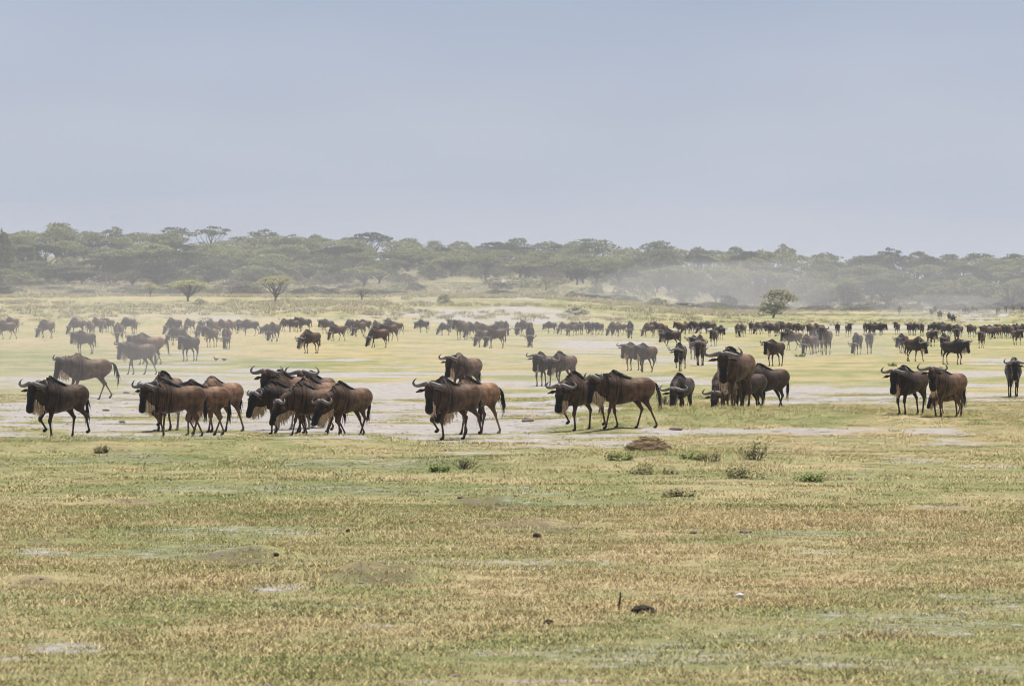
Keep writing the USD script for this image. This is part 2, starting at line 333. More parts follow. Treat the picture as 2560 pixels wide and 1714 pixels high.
_r = np.random.default_rng(3)
near_tufts = [(tuft(_r, 0.17, 36, 0.034, 0.0034), GREEN_GRASS) for _ in range(4)] + [(tuft(_r, 0.17, 32, 0.044, 0.0032), DRY_GRASS) for _ in range(4)]
x, y, t = grass_points(18000, 29, 66)
pick = np.where(_rng.random(len(x)) < t[:, 1] * 1.1, 0, 4) + _rng.integers(0, 4, len(x))
scatter("grass", near_tufts, np.stack([x, y, height(x, y)], 1), _rng.uniform(0, 6.28, len(x)), _rng.uniform(0.6, 1.25, len(x)) * (0.75 + 0.5 * meshkit.noise(np.stack([x, y, 0 * x], -1) * 0.7, 4)), pick)
mid_tufts = [(tuft(_r, 0.26, 36, 0.036, 0.0055), GREEN_GRASS) for _ in range(4)] + [(tuft(_r, 0.26, 32, 0.045, 0.0050), DRY_GRASS) for _ in range(4)]
x, y, t = grass_points(22000, 62, 150)
pick = np.where(_rng.random(len(x)) < t[:, 1] * 1.1, 0, 4) + _rng.integers(0, 4, len(x))
scatter("grass", mid_tufts, np.stack([x, y, height(x, y)], 1), _rng.uniform(0, 6.28, len(x)), _rng.uniform(0.6, 1.25, len(x)) * (0.7 + 0.5 * meshkit.noise(np.stack([x, y, 0 * x], -1) * 0.7, 4)), pick)

# ------------------------------------------------------------------ animals: implicit body, meshed by surface nets
def surface_nets(F, origin, h):
    """Triangles of the zero level of F sampled on a grid."""
    inside = F < 0
    nx, ny, nz = F.shape
    corners = [(i, j, k) for i in (0, 1) for j in (0, 1) for k in (0, 1)]
    count = sum(inside[i:nx - 1 + i, j:ny - 1 + j, k:nz - 1 + k].astype(np.int8) for i, j, k in corners)
    cells = np.argwhere((count > 0) & (count < 8))
    idx = -np.ones((nx - 1, ny - 1, nz - 1), np.int64)
    idx[tuple(cells.T)] = np.arange(len(cells))
    acc, n = np.zeros((len(cells), 3)), np.zeros(len(cells))
    for a in corners:
        for ax in range(3):
            if a[ax]:
                continue
            b = list(a)
            b[ax] = 1
            fa = F[cells[:, 0] + a[0], cells[:, 1] + a[1], cells[:, 2] + a[2]]
            fb = F[cells[:, 0] + b[0], cells[:, 1] + b[1], cells[:, 2] + b[2]]
            m = (fa < 0) != (fb < 0)
            t = np.where(m, fa / np.where(m, fa - fb, 1), 0)
            p = np.tile(np.array(a, float), (len(cells), 1))
            p[:, ax] += t
            acc[m] += p[m]
            n[m] += 1
    v = (cells + acc / np.maximum(n, 1)[:, None]) * h + origin
    faces = []
    for ax in range(3):
        o1, o2 = (ax + 1) % 3, (ax + 2) % 3
        sl0, sl1 = [slice(1, s - 1) for s in F.shape], [slice(1, s - 1) for s in F.shape]
        sl0[ax], sl1[ax] = slice(0, F.shape[ax] - 1), slice(1, F.shape[ax])
        A, B = inside[tuple(sl0)], inside[tuple(sl1)]
        e = np.argwhere(A != B)
        flip = A[tuple(e.T)]
        off = np.ones(3, int)
        off[ax] = 0
        e = e + off
        q = []
        for d1, d2 in ((1, 1), (0, 1), (0, 0), (1, 0)):
            c = e.copy()
            c[:, o1] -= d1
            c[:, o2] -= d2
            q.append(idx[tuple(c.T)])
        q = np.stack(q, 1)
        q[~flip] = q[~flip][:, ::-1]
        faces.append(q)
    q = np.vstack(faces)
    return v, np.vstack([q[:, [0, 1, 2]], q[:, [0, 2, 3]]])


class Flesh:
    def __init__(self, lo, hi, h):
        self.lo, self.h = np.array(lo, float), h
        n = np.ceil((np.array(hi) - lo) / h).astype(int) + 1
        self.ax = [self.lo[i] + np.arange(n[i]) * h for i in range(3)]
        self.F = np.full(n, 0.5, np.float32)

    def add(self, lo, hi, fn, k):
        s = []
        for i in range(3):
            a = int(np.clip((lo[i] - self.lo[i]) / self.h - 3, 0, len(self.ax[i]) - 1))
            b = int(np.clip((hi[i] - self.lo[i]) / self.h + 4, 1, len(self.ax[i])))
            s.append(slice(a, b))
        X, Y, Z = np.meshgrid(*(self.ax[i][s[i]] for i in range(3)), indexing="ij")
        d = fn(X, Y, Z)
        F = self.F[tuple(s)]
        m = np.maximum(k - np.abs(F - d), 0) / k
        self.F[tuple(s)] = np.minimum(F, d) - m * m * k * 0.25

    def bone(self, a, b, ra, rb, sq=1.0, lat=(0, 1, 0), k=0.04):
        """A tapered capsule, squashed by sq along the direction lat."""
        a, b, lat = np.array(a, float), np.array(b, float), np.array(lat, float)
        lat = lat / np.linalg.norm(lat)
        R = max(ra, rb) * max(1, sq) + k
        ab = b - a
        L2 = max(ab @ ab, 1e-9)

        def fn(X, Y, Z):
            P = np.stack([X - a[0], Y - a[1], Z - a[2]], -1)
            t = np.clip(P @ ab / L2, 0, 1)
            D = P - t[..., None] * ab
            l = D @ lat
            d2 = (D ** 2).sum(-1) - l * l + (l / sq) ** 2
            return (np.sqrt(np.maximum(d2, 1e-12)) - (ra + (rb - ra) * t)) * min(1.0, 0.5 + 0.5 * sq)
        self.add(np.minimum(a, b) - R, np.maximum(a, b) + R, fn, k)


def rot_about(v, axis, ang):
    axis = np.array(axis, float) / np.linalg.norm(axis)
    v = np.array(v, float)
    return v * math.cos(ang) + np.cross(axis, v) * math.sin(ang) + axis * (axis @ v) * (1 - math.cos(ang))


def two_bone(p, q, l1, l2, bend):
    """Middle joint between p and q (in the x-z plane); bend +1 puts it forward (+x) of the line."""
    d = q - p
    L = np.linalg.norm(d)
    L = min(L, (l1 + l2) * 0.999)
    u = d / np.linalg.norm(d)
    a = (l1 * l1 - l2 * l2 + L * L) / (2 * L)
    hgt = math.sqrt(max(l1 * l1 - a * a, 0))
    n = np.array([-u[2], 0, u[0]])
    if n[0] * bend < 0:
        n = -n
    return p + u * a + n * hgt


def lock(path, r, out, flat=None):
    """Appends one hair lock: a thin three-sided tapering tube along path."""
    path = np.array(path, float)
    n = len(path)
    t = np.gradient(path, axis=0)
    t /= np.linalg.norm(t, axis=1)[:, None] + 1e-9
    ref = np.array([0, 1.0, 0]) if flat is None else np.array(flat, float)
    s = np.cross(t, ref)
    bad = np.linalg.norm(s, axis=1) < 1e-3
    s[bad] = (1, 0, 0)
    s /= np.linalg.norm(s, axis=1)[:, None]
    b = np.cross(t, s)
    rad = r * np.linspace(1, 0.15, n)[:, None]
    v = np.vstack([path + (s * math.cos(w) + b * math.sin(w)) * rad for w in (0, 2.1, 4.2)])
    f = []
    for i in range(n - 1):
        for j in range(3):
            k = (j + 1) % 3
            f += [[j * n + i, k * n + i, k * n + i + 1], [j * n + i, k * n + i + 1, j * n + i + 1]]
    out.append((v, np.array(f)))


def joined(parts):
    vs, fs, n = [], [], 0
    for v, f in parts:
        vs.append(v)
        fs.append(f + n)
        n += len(v)
    return np.vstack(vs), np.vstack(fs)


def tube(path, radii, sides=8, squash=None):
    path, radii = np.array(path, float), np.array(radii, float)
    n = len(path)
    t = np.gradient(path, axis=0)
    t /= np.linalg.norm(t, axis=1)[:, None] + 1e-9
    s = np.cross(t[0], (0.3, 0.2, 0.9))
    s /= np.linalg.norm(s)
    rows = []
    for i in range(n):
        s = s - t[i] * (s @ t[i])
        s /= np.linalg.norm(s)
        b = np.cross(t[i], s)
        w = np.arange(sides) / sides * 2 * math.pi
        rows.append(path[i] + radii[i] * (np.cos(w)[:, None] * s + np.sin(w)[:, None] * b))
    v = np.vstack(rows + [path[:1], path[-1:]])
    f = []
    for i in range(n - 1):
        for j in range(sides):
            k = (j + 1) % sides
            f += [[i * sides + j, i * sides + k, (i + 1) * sides + k], [i * sides + j, (i + 1) * sides + k, (i + 1) * sides + j]]
    for j in range(sides):
        k = (j + 1) % sides
        f += [[n * sides, k, j], [n * sides + 1, (n - 1) * sides + j, (n - 1) * sides + k]]
    return v, np.array(f)


def spline(pts, n):
    """Catmull-Rom through pts."""
    p = np.array(pts, float)
    p = np.vstack([2 * p[0] - p[1], p, 2 * p[-1] - p[-2]])
    out = []
    m = len(p) - 3
    for u in np.linspace(0, m - 1e-6, n):
        i = int(u)
        t = u - i
        a, b, c, d = p[i:i + 4]
        out.append(0.5 * (2 * b + (c - a) * t + (2 * a - 5 * b + 4 * c - d) * t * t + (3 * b - a - 3 * c + d) * t ** 3))
    return np.array(out)


# outline of the trunk from rump to chest: x, back line, belly line, half width
TRUNK = np.array([
    (-0.84, 1.02, 0.97, 0.030), (-0.81, 1.09, 0.86, 0.110), (-0.76, 1.14, 0.79, 0.165), (-0.66, 1.185, 0.74, 0.205), (-0.50, 1.205, 0.715, 0.222), (-0.34, 1.195, 0.690, 0.232),
    (-0.15, 1.185, 0.645, 0.245), (0.02, 1.205, 0.615, 0.245), (0.14, 1.265, 0.595, 0.236), (0.25, 1.350, 0.590, 0.222),
    (0.34, 1.385, 0.600, 0.210), (0.43, 1.335, 0.630, 0.195), (0.54, 1.235, 0.68, 0.168), (0.63, 1.13, 0.76, 0.120), (0.69, 1.05, 0.86, 0.050)])


def wildebeest_shape(pose, h=0.024, seed=0):
    """Body, mane, beard, tail, horns of one animal. pose: head ('up', 'walk', 'low', 'graze'), look (degrees, + = its left), gait (name), calf (bool)."""
    rng = np.random.default_rng(seed)
    fl = Flesh((-1.15, -0.75, -0.02), (1.45, 0.75, 1.62), h)
    xs, zt, zb, w = TRUNK.T.copy()
    bulk = pose.get("bulk", 1.0)
    w = w * bulk
    hump = pose.get("hump", 0.0)
    zt = zt + hump * np.exp(-((xs - 0.34) / 0.16) ** 2)
    zb = zb - (bulk - 1) * 0.25 - 0.025

    def trunk(X, Y, Z):
        T, B, Wd = np.interp(X, xs, zt), np.interp(X, xs, zb), np.interp(X, xs, w)
        hh, c = np.maximum((T - B) / 2, 0.015), (T + B) / 2
        v = (Z - c) / hh
        narrow = np.interp(X, [-0.8, -0.1, 0.2, 0.36, 0.6], [0.10, 0.12, 0.46, 0.62, 0.34])
        ww = Wd * (1 - narrow * np.clip(v, 0, 1) ** 1.5 - 0.12 * np.clip(-v, 0, 1))
        q = (np.abs(v) ** 2.3 + np.abs(Y / ww) ** 2.3) ** (1 / 2.3)
        return (q - 1) * np.minimum(hh, ww) * 0.85 + np.maximum(np.abs(X + 0.07) - 0.76, 0)
    fl.add((-0.86, -0.3, 0.5), (0.72, 0.3, 1.45), trunk, 0.03)

    # neck and head
    look = math.radians(pose.get("look", 0))
    up = {"up": (0.44, 0.19, -70), "walk": (0.505, 0.065, -75), "low": (0.51, -0.11, -71), "graze": (0.40, -0.47, -68), "dip": (0.53, -0.27, -66)}[pose.get("head", "walk")]
    base = np.array([0.50, 0, 1.07])
    tilt = pose.get("nod", 0)

    def turn(v, a):
        return rot_about(v, (0, 0, 1), a)
    reach = np.array([up[0], 0, up[1]])
    poll = base + turn(reach, look * 0.6)
    mid = base + turn(reach * 0.5, look * 0.3) + np.array([0, 0, -0.01])
    lat_n, lat = turn((0, 1, 0), look * 0.5), turn((0, 1, 0), look)
    a = math.radians(up[2] + tilt)
    ax = turn((math.cos(a), 0, math.sin(a)), look)              # poll -> muzzle
    fr = np.cross(ax, lat)                                      # towards the forehead
    fr = fr if fr @ turn((1, 0, 0.2), look) > 0 else -fr
    fl.bone(base - (0.05, 0, 0.03), mid, 0.205, 0.165, 0.66, lat_n, 0.06)
    fl.bone(mid, poll - ax * -0.02, 0.165, 0.115, 0.70, lat_n, 0.05)
    throat = poll + ax * 0.17 - fr * 0.09
    fl.bone((0.56, 0, 0.86), throat, 0.17, 0.075, 0.60, lat_n, 0.07)
    L = 0.525

    def hp(t, f=0.0, l=0.0):
        return poll + ax * (t * L) + fr * f + lat * l
    fl.bone(hp(0.02, 0.0), hp(0.30, 0.015), 0.122, 0.106, 0.86, lat, 0.03)
    fl.bone(hp(0.28, 0.015), hp(0.82, 0.025), 0.102, 0.071, 0.92, lat, 0.03)
    fl.bone(hp(0.80, 0.02), hp(0.95, 0.012), 0.076, 0.074, 1.18, lat, 0.025)
    fl.bone(hp(0.30, -0.055), hp(0.85, -0.012), 0.084, 0.050, 0.74, lat, 0.03)
    for s in (-1, 1):
        fl.bone(hp(0.27, 0.05, s * 0.070), hp(0.31, 0.047, s * 0.074), 0.028, 0.028, 1, lat, 0.02)      # brow
        fl.bone(hp(0.95, 0.045, s * 0.035), hp(0.97, 0.04, s * 0.04), 0.022, 0.022, 1, lat, 0.015)        # nostril
        e0, e1 = hp(0.06, -0.03, s * 0.075), hp(0.13 + rng.uniform(-0.04, 0.05), -0.06, s * 0.315)
        em = (e0 + e1) / 2 + ax * -0.012
        fl.bone(e0, em, 0.026, 0.043, 0.6, fr, 0.012)
        fl.bone(em, e1, 0.043, 0.012, 0.6, fr, 0.012)

    # legs
    gait = {"stand": [(0.02, 0), (-0.03, 0), (0.05, 0), (-0.06, 0)],
            "walk": [(0.24, 0), (-0.20, 0.0), (-0.24, 0), (0.20, 0.0)],
            "walk2": [(-0.18, 0.20), (0.06, 0), (0.22, 0), (-0.26, 0.05)],
            "lift": [(0.16, 0.30), (-0.10, 0), (0.16, 0), (-0.22, 0)],
            "lift2": [(0.04, 0), (0.02, 0.17), (-0.20, 0.13), (0.10, 0)],
            "stride": [(0.10, 0), (-0.22, 0.04), (0.24, 0), (-0.14, 0.0)],
            "graze": [(0.22, 0), (-0.14, 0), (0.06, 0), (-0.12, 0)]}[pose.get("gait", "stand")]
    leg_axis = []
    for i, (dx, lift) in enumerate(gait):
        front, s = i < 2, (1 if i % 2 == 0 else -1)
        if front:
            y, sw = 0.105 * s, dx * 0.36
            sh, el = np.array([0.40, y, 0.98]), np.array([0.36 + sw * 0.7, y * 1.02, 0.70 + abs(dx) * 0.04])
            hoof = np.array([0.40 + dx, y * 0.92, lift])
            fet = hoof + ((-0.035, 0, 0.105) if lift < 0.06 else (-0.075, 0, 0.055))
            kn = two_bone(el, fet, 0.315, 0.30, 1)
            fl.bone(sh, el, 0.135, 0.090, 0.62, k=0.07)
            fl.bone(el, kn, 0.074, 0.041, 0.80, k=0.04)
            fl.bone(kn - (0.0, 0, 0.02), kn + (0.0, 0, 0.03), 0.043, 0.043, 0.95, k=0.02)
            fl.bone(kn, fet, 0.028, 0.024, 0.95, k=0.02)
        else:
            y, sw = 0.115 * s, dx * 0.36
            hip, st = np.array([-0.58, y * 0.95, 0.98]), np.array([-0.42 + sw * 0.6, y * 1.12, 0.735])
            hoof = np.array([-0.60 + dx, y * 0.85, lift])
            fet = hoof + ((-0.035, 0, 0.105) if lift < 0.06 else (-0.07, 0, 0.05))
            ho = two_bone(st, fet, 0.345, 0.365, -1)
            fl.bone(hip, st, 0.205, 0.118, 0.52, k=0.05)
            fl.bone((-0.70, y * 0.9, 0.97), st * 0.5 + np.array([-0.34, y * 0.5, 0.36]), 0.13, 0.075, 0.62, k=0.05)
            fl.bone(st, ho, 0.108, 0.040, 0.62, k=0.045)
            fl.bone(ho + (-0.018, 0, 0.025), ho, 0.036, 0.038, 0.85, k=0.02)
            fl.bone(ho, fet, 0.031, 0.025, 0.9, k=0.02)
            kn = ho
        fl.bone(fet, fet + (hoof - fet) * 0.55, 0.031, 0.027, 1, k=0.015)
        toe = hoof + (0.03 if lift < 0.06 else 0.0, 0, 0.022)
        fl.bone(fet + (hoof - fet) * 0.6, toe, 0.030, 0.040, 0.95, k=0.012)
        leg_axis.append((kn, fet, hoof))
    v, f = surface_nets(fl.F, fl.lo, h)

    # tone masks: r = black (face, hooves), g = brindle stripes and painted belly shade, b = tan (legs, brow)
    dz = v[:, 2]
    th = (v - poll) @ ax / L
    to_head = np.linalg.norm((v - poll) - np.clip(th, 0, 1)[:, None] * ax * L, axis=1)
    face = smoothstep(0.165, 0.10, to_head) * smoothstep(0.00, 0.16, th + pose.get('brow', 0.0)) * (v[:, 0] > 0.4)
    brow = smoothstep(0.16, 0.10, to_head) * smoothstep(0.34, 0.18, th) * smoothstep(-0.25, 0.0, th) * (v[:, 0] > 0.4)
    hoofs = smoothstep(0.07, 0.03, np.min([np.linalg.norm(v - h3, axis=1) for _, _, h3 in leg_axis], axis=0) - 0.02) * (dz < 0.5)
    shin = smoothstep(0.72, 0.52, dz) * (to_head > 0.22)
    nm = meshkit.noise(v * 6.0, 3)
    # dark brindle forequarters, paler hindquarters; shade painted into lower flanks and belly
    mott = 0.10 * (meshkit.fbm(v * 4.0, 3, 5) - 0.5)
    stripe_shade = np.maximum(smoothstep(-0.30, 0.30, v[:, 0] + mott), 0.9 * smoothstep(0.86, 0.70, dz + mott) * (np.abs(v[:, 1]) < 0.30)) * smoothstep(0.45, 0.60, dz) * (1 - face)
    stripe_shade = np.where((v[:, 0] > 0.12) & (dz > 1.26), stripe_shade * 0.45, stripe_shade)
    tone = np.stack([np.clip(np.maximum(face, hoofs), 0, 1), np.clip(stripe_shade, 0, 1), np.clip(np.maximum(shin, brow * 0.8) * (0.75 + 0.5 * nm), 0, 1)], 1)

    # mane: locks from the poll along the crest and over the hump
    crest = [poll - ax * 0.10 + fr * -0.02, mid + turn((-0.03, 0, 0.155), look * 0.3), np.array([0.47, 0, 1.285 + hump * 0.6]), np.array([0.36, 0, 1.345 + hump]),
             np.array([0.26, 0, 1.32 + hump * 0.8]), np.array([0.12, 0, 1.255 + hump * 0.25]), np.array([0.0, 0, 1.21])]
    N = 120 if h < 0.027 else 64
    cr = spline(crest, N)
    droop = pose.get("mane", 1)
    hair = []
    for i in range(N):
        u = i / (N - 1)
        for _ in range(2):
            p0 = cr[i] + rng.normal(0, 0.012, 3) - (0, 0, 0.02)
            side = droop * (1 if rng.random() < 0.75 else -0.6)
            ln = (0.06 + 0.075 * math.sin(math.pi * min(1, u * 1.1)) ** 0.7) * rng.uniform(0.5, 1.25)
            rise = 0.045 * (1 - 0.7 * u) + 0.006
            back = np.array([-0.06 - 0.08 * u, 0, 0])
            p1 = p0 + (-0.01, side * 0.02, rise)
            p2 = p1 + back * 0.5 + (0, side * (0.035 + 0.03 * rng.random()), -0.01 - 0.25 * ln)
            p3 = p2 + back * 0.7 + (0, side * 0.03, -0.62 * ln)
            lock(spline([p0, p1, p2, p3], 5), 0.014 * rng.uniform(0.7, 1.3), hair, (1, 0, 0))
    mane = joined(hair)

    # beard: from the chin down the throat to the brisket
    hair = []
    chin, brisket = hp(0.72, -0.065), np.array([0.60, 0, 0.80])
    line = spline([chin, throat + np.array([0, 0, -0.075]), (throat + brisket) / 2 + np.array([0.0, 0, -0.11]), brisket + np.array([0.03, 0, -0.08])], 60)
    for i in range(130 if h < 0.027 else 60):
        u = rng.random()
        p0 = line[int(u * 59)] + np.array([0, rng.normal(0, 0.030), 0.02])
        ln = (0.17 + 0.13 * math.sin(math.pi * min(1, 0.1 + u * 0.9))) * rng.uniform(0.6, 1.15) * pose.get("beard", 1.0)
        ln = min(ln, max(p0[2] - 0.12, 0.03))
        sway = rng.normal(0, 0.02, 2)
        lock([p0, p0 + (sway[0] * 0.4 - 0.01, sway[1] * 0.4, -ln * 0.5), p0 + (sway[0] - 0.03, sway[1], -ln)], 0.017 * rng.uniform(0.7, 1.3), hair, (1, 0, 0))
    beard = joined(hair)

    # tail
    hair = []
    swing, lift = pose.get("tail", 0.0), pose.get("tail_out", 0.0)
    root = np.array([-0.80, 0, 1.09])
    dock = spline([root, root + (-0.06 - 0.3 * lift, swing * 0.03, -0.10 + 0.12 * lift), root + (-0.075 - 0.5 * lift, swing * 0.08, -0.28 + 0.18 * lift), root + (-0.06 - 0.6 * lift, swing * 0.14, -0.45 + 0.2 * lift)], 9)
    hair.append(tube(dock, np.linspace(0.030, 0.014, 9), 6))
    for i in range(46 if h < 0.027 else 26):
        k = int(rng.integers(2, 9))
        p0 = dock[k] + rng.normal(0, 0.010, 3)
        d = np.array([rng.normal(-0.02, 0.035), swing * 0.08 + rng.normal(0, 0.035), -rng.uniform(0.22, 0.40)])
        lock([p0, p0 + d * (0.45, 0.45, 0.5) + (-0.015, 0, 0), p0 + d], 0.016 * rng.uniform(0.7, 1.3), hair, (1, 0, 0))
    tail = joined(hair)

    # horns
    horns, hs = [], 1.06 * pose.get("horn", 1.0)
    for s in (-1, 1):
        pts = [hp(-0.10, 0.035, s * 0.012), hp(-0.15, 0.045, s * 0.05), hp(-0.13, 0.03, s * 0.115 * hs), hp(-0.09, 0.01, s * 0.20 * hs),
               hp(-0.10, 0.0, s * 0.275 * hs), hp(-0.17 * hs, 0.0, s * 0.312 * hs), hp(-0.27 * hs, 0.005, s * 0.298 * hs), hp(-0.36 * hs, 0.01, s * 0.250 * hs)]
        path = spline(pts, 22)
        rad = np.interp(np.linspace(0, 1, 22), [0, 0.12, 0.28, 0.5, 0.75, 1], [0.056, 0.064, 0.050, 0.036, 0.025, 0.005])
        horns.append(tube(path, rad, 8))
    eyes = []
    for s in (-1, 1):
        e = trimesh.creation.icosphere(1, 0.021)
        eyes.append((np.array(e.vertices) + hp(0.33, 0.05, s * 0.080), np.array(e.faces)))
    sc = np.array([0.885, 1.12, 1.0])
    v, mane, beard, tail = v * sc, (mane[0] * sc, mane[1]), (beard[0] * sc, beard[1]), (tail[0] * sc, tail[1])
    horns, eyes = [(a * sc, b) for a, b in horns], [(a * sc, b) for a, b in eyes]
    return dict(body=(v, f), tone=tone, mane=mane, beard=beard, tail=tail, horns=horns, eyes=eyes)


def coat(name, base, dark, tan, sheen=0.10):
    """Short fur: brown base with dark vertical brindle bands, black face, tan legs, shade painted on the belly; slight difference from animal to animal."""
    return usdkit.material(stage, f"/World/Looks/{name}", {
        "tone": ("attribute", {"attribute": "tone"}), "sep": ("separate_color", {}),
        "tc": ("texture_coordinate", {}), "info": ("object_info", {}),
        "map": ("mapping", {"scale": (21.0, 4.0, 2.0)}), "band": ("noise_texture", {"scale": 1.0, "detail": 2.0, "roughness": 0.5}),
        "bramp": ("rgb_ramp", {"ramp": [(0.42, (0, 0, 0)), (0.62, (1, 1, 1))]}),
        "mott": ("noise_texture", {"scale": 7.0, "detail": 4.0, "roughness": 0.6}), "mramp": ("rgb_ramp", {"ramp": [(0.3, (0.45, 0.45, 0.46)), (0.7, (1.55, 1.50, 1.44))]}),
        "var": ("map_range", {"from_min": 0.0, "from_max": 1.0, "to_min": 0.75, "to_max": 1.25}),
        "c0": ("mix_color", {"blend_type": "multiply", "fac": 1.0, "a": base, "use_clamp": False}), "c0b": ("vector_math", {"math_type": "scale"}),
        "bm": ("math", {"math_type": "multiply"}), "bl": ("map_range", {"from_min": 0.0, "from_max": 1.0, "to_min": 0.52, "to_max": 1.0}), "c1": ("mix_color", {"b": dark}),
        "c2": ("mix_color", {"b": tan}), "tm": ("math", {"math_type": "multiply", "value2": 0.75}), "c3": ("mix_color", {"b": (0.007, 0.006, 0.006)}),
        "hm": ("mapping", {"scale": (60.0, 60.0, 9.0)}), "hn": ("noise_texture", {"scale": 1.0, "detail": 2.0}), "bump": ("bump", {"strength": 0.9, "distance": 0.016}),
        "p": ("principled_bsdf", {"roughness": 0.50, "specular_ior_level": 0.20, "specular_tint": (1.0, 0.84, 0.68), "sheen_weight": sheen, "sheen_roughness": 0.3, "sheen_tint": (0.9, 0.68, 0.48)}),
    }, [("tone.color", "sep.color"), ("tc.object", "map.vector"), ("map.vector", "band.vector"), ("band.fac", "bramp.fac"), ("tc.object", "mott.vector"), ("mott.fac", "mramp.fac"),
        ("mramp.color", "c0.b"), ("info.random", "var.value"), ("c0.result", "c0b.vector1"), ("var.result", "c0b.scale"),
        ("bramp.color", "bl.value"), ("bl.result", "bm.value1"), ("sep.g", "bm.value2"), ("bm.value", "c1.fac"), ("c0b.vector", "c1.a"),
        ("sep.b", "tm.value1"), ("tm.value", "c2.fac"), ("c1.result", "c2.a"), ("c2.result", "c3.a"), ("sep.r", "c3.fac"), ("c3.result", "p.base_color"),
        ("tc.object", "hm.vector"), ("hm.vector", "hn.vector"), ("hn.fac", "bump.height"), ("bump.normal", "p.normal")], surface="p.BSDF")


def plain(name, ramp, scale=4.0, rough=0.8, spec=0.25, **extra):
    """Principled surface whose colour runs through ramp by noise in the object's own space."""
    return usdkit.material(stage, f"/World/Looks/{name}", {
        "tc": ("texture_coordinate", {}), "n": ("noise_texture", {"scale": scale, "detail": 4.0, "roughness": 0.6}), "r": ("rgb_ramp", {"ramp": ramp}),
        "b": ("bump", {"strength": 0.5, "distance": 0.02}),
        "p": ("principled_bsdf", {"roughness": rough, "specular_ior_level": spec, **extra})},
        [("tc.object", "n.vector"), ("n.fac", "r.fac"), ("r.color", "p.base_color"), ("n.fac", "b.height"), ("b.normal", "p.normal")], surface="p.BSDF")


COATS = {"brown": coat("brown_coat", (0.122, 0.068, 0.041), (0.008, 0.006, 0.005), (0.062, 0.034, 0.021)),
         "dark": coat("dark_coat", (0.048, 0.029, 0.020), (0.006, 0.005, 0.005), (0.024, 0.015, 0.011)),
         "grey": coat("grey_coat", (0.125, 0.080, 0.057), (0.014, 0.011, 0.010), (0.072, 0.046, 0.031)),
         "tan": coat("tan_coat", (0.200, 0.112, 0.066), (0.018, 0.013, 0.010), (0.120, 0.066, 0.039))}
BLACK_HAIR = plain("black_hair", [(0.3, (0.008, 0.007, 0.007)), (0.7, (0.022, 0.018, 0.016))], 9.0, 0.55, 0.4)
PALE_HAIR = plain("pale_beard_hair", [(0.3, (0.42, 0.27, 0.16)), (0.7, (0.68, 0.53, 0.38))], 14.0, 0.7, 0.2)
HORN = plain("horn", [(0.3, (0.075, 0.064, 0.060)), (0.7, (0.24, 0.21, 0.195))], 5.0, 0.55, 0.3)
EYE = plain("eye", [(0.0, (0.01, 0.008, 0.006)), (1.0, (0.012, 0.01, 0.008))], 1.0, 0.1, 0.6)


def build_animal(path, shape, coat_name, eyes=True):
    """The parts of one wildebeest under the prim at path."""
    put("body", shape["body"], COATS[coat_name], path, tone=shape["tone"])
    put("mane", shape["mane"], BLACK_HAIR, path, smooth=True)
    put("beard", shape["beard"], PALE_HAIR, path, smooth=True)
    put("tail", shape["tail"], BLACK_HAIR, path, smooth=True)
    for hmesh in shape["horns"]:
        put("horn", hmesh, HORN, path)
    if eyes:
        for e in shape["eyes"]:
            put("eye", e, EYE, path)


# ------------------------------------------------------------------ the herd
def pan_distance(fy):
    return (EYE_Z + 0.07) * F_PX / (fy - HORIZON)


def place(prim_name, hump_px, hump_py, d, yaw, size=(0.84, 1.16)):
    """An Xform for an animal whose hump shows at the photo pixel; it stands on the ground at distance d, heading yaw degrees left of the camera."""
    fw = np.array([-math.sin(math.radians(yaw)), -math.cos(math.radians(yaw)), 0.0])
    hump = np.array([at_depth(hump_px, d), d, 0.0])
    s = 1.0
    for _ in range(3):
        root = hump - fw * 0.32 * s
        root[2] = float(height(root[0], root[1]))
        hump_top = EYE_Z + (HORIZON - hump_py) / F_PX * d
        s = float(np.clip((hump_top - root[2]) / 1.405, *size))
    hz = min(float(height(*(root + fw * 0.42 * s)[:2])), float(height(*(root - fw * 0.6 * s)[:2])), root[2])
    root[2] = hz - 0.008
    return xform(prim_name, root, math.degrees(math.atan2(fw[1], fw[0])), s)


HERD = "wildebeest of the migrating herd"
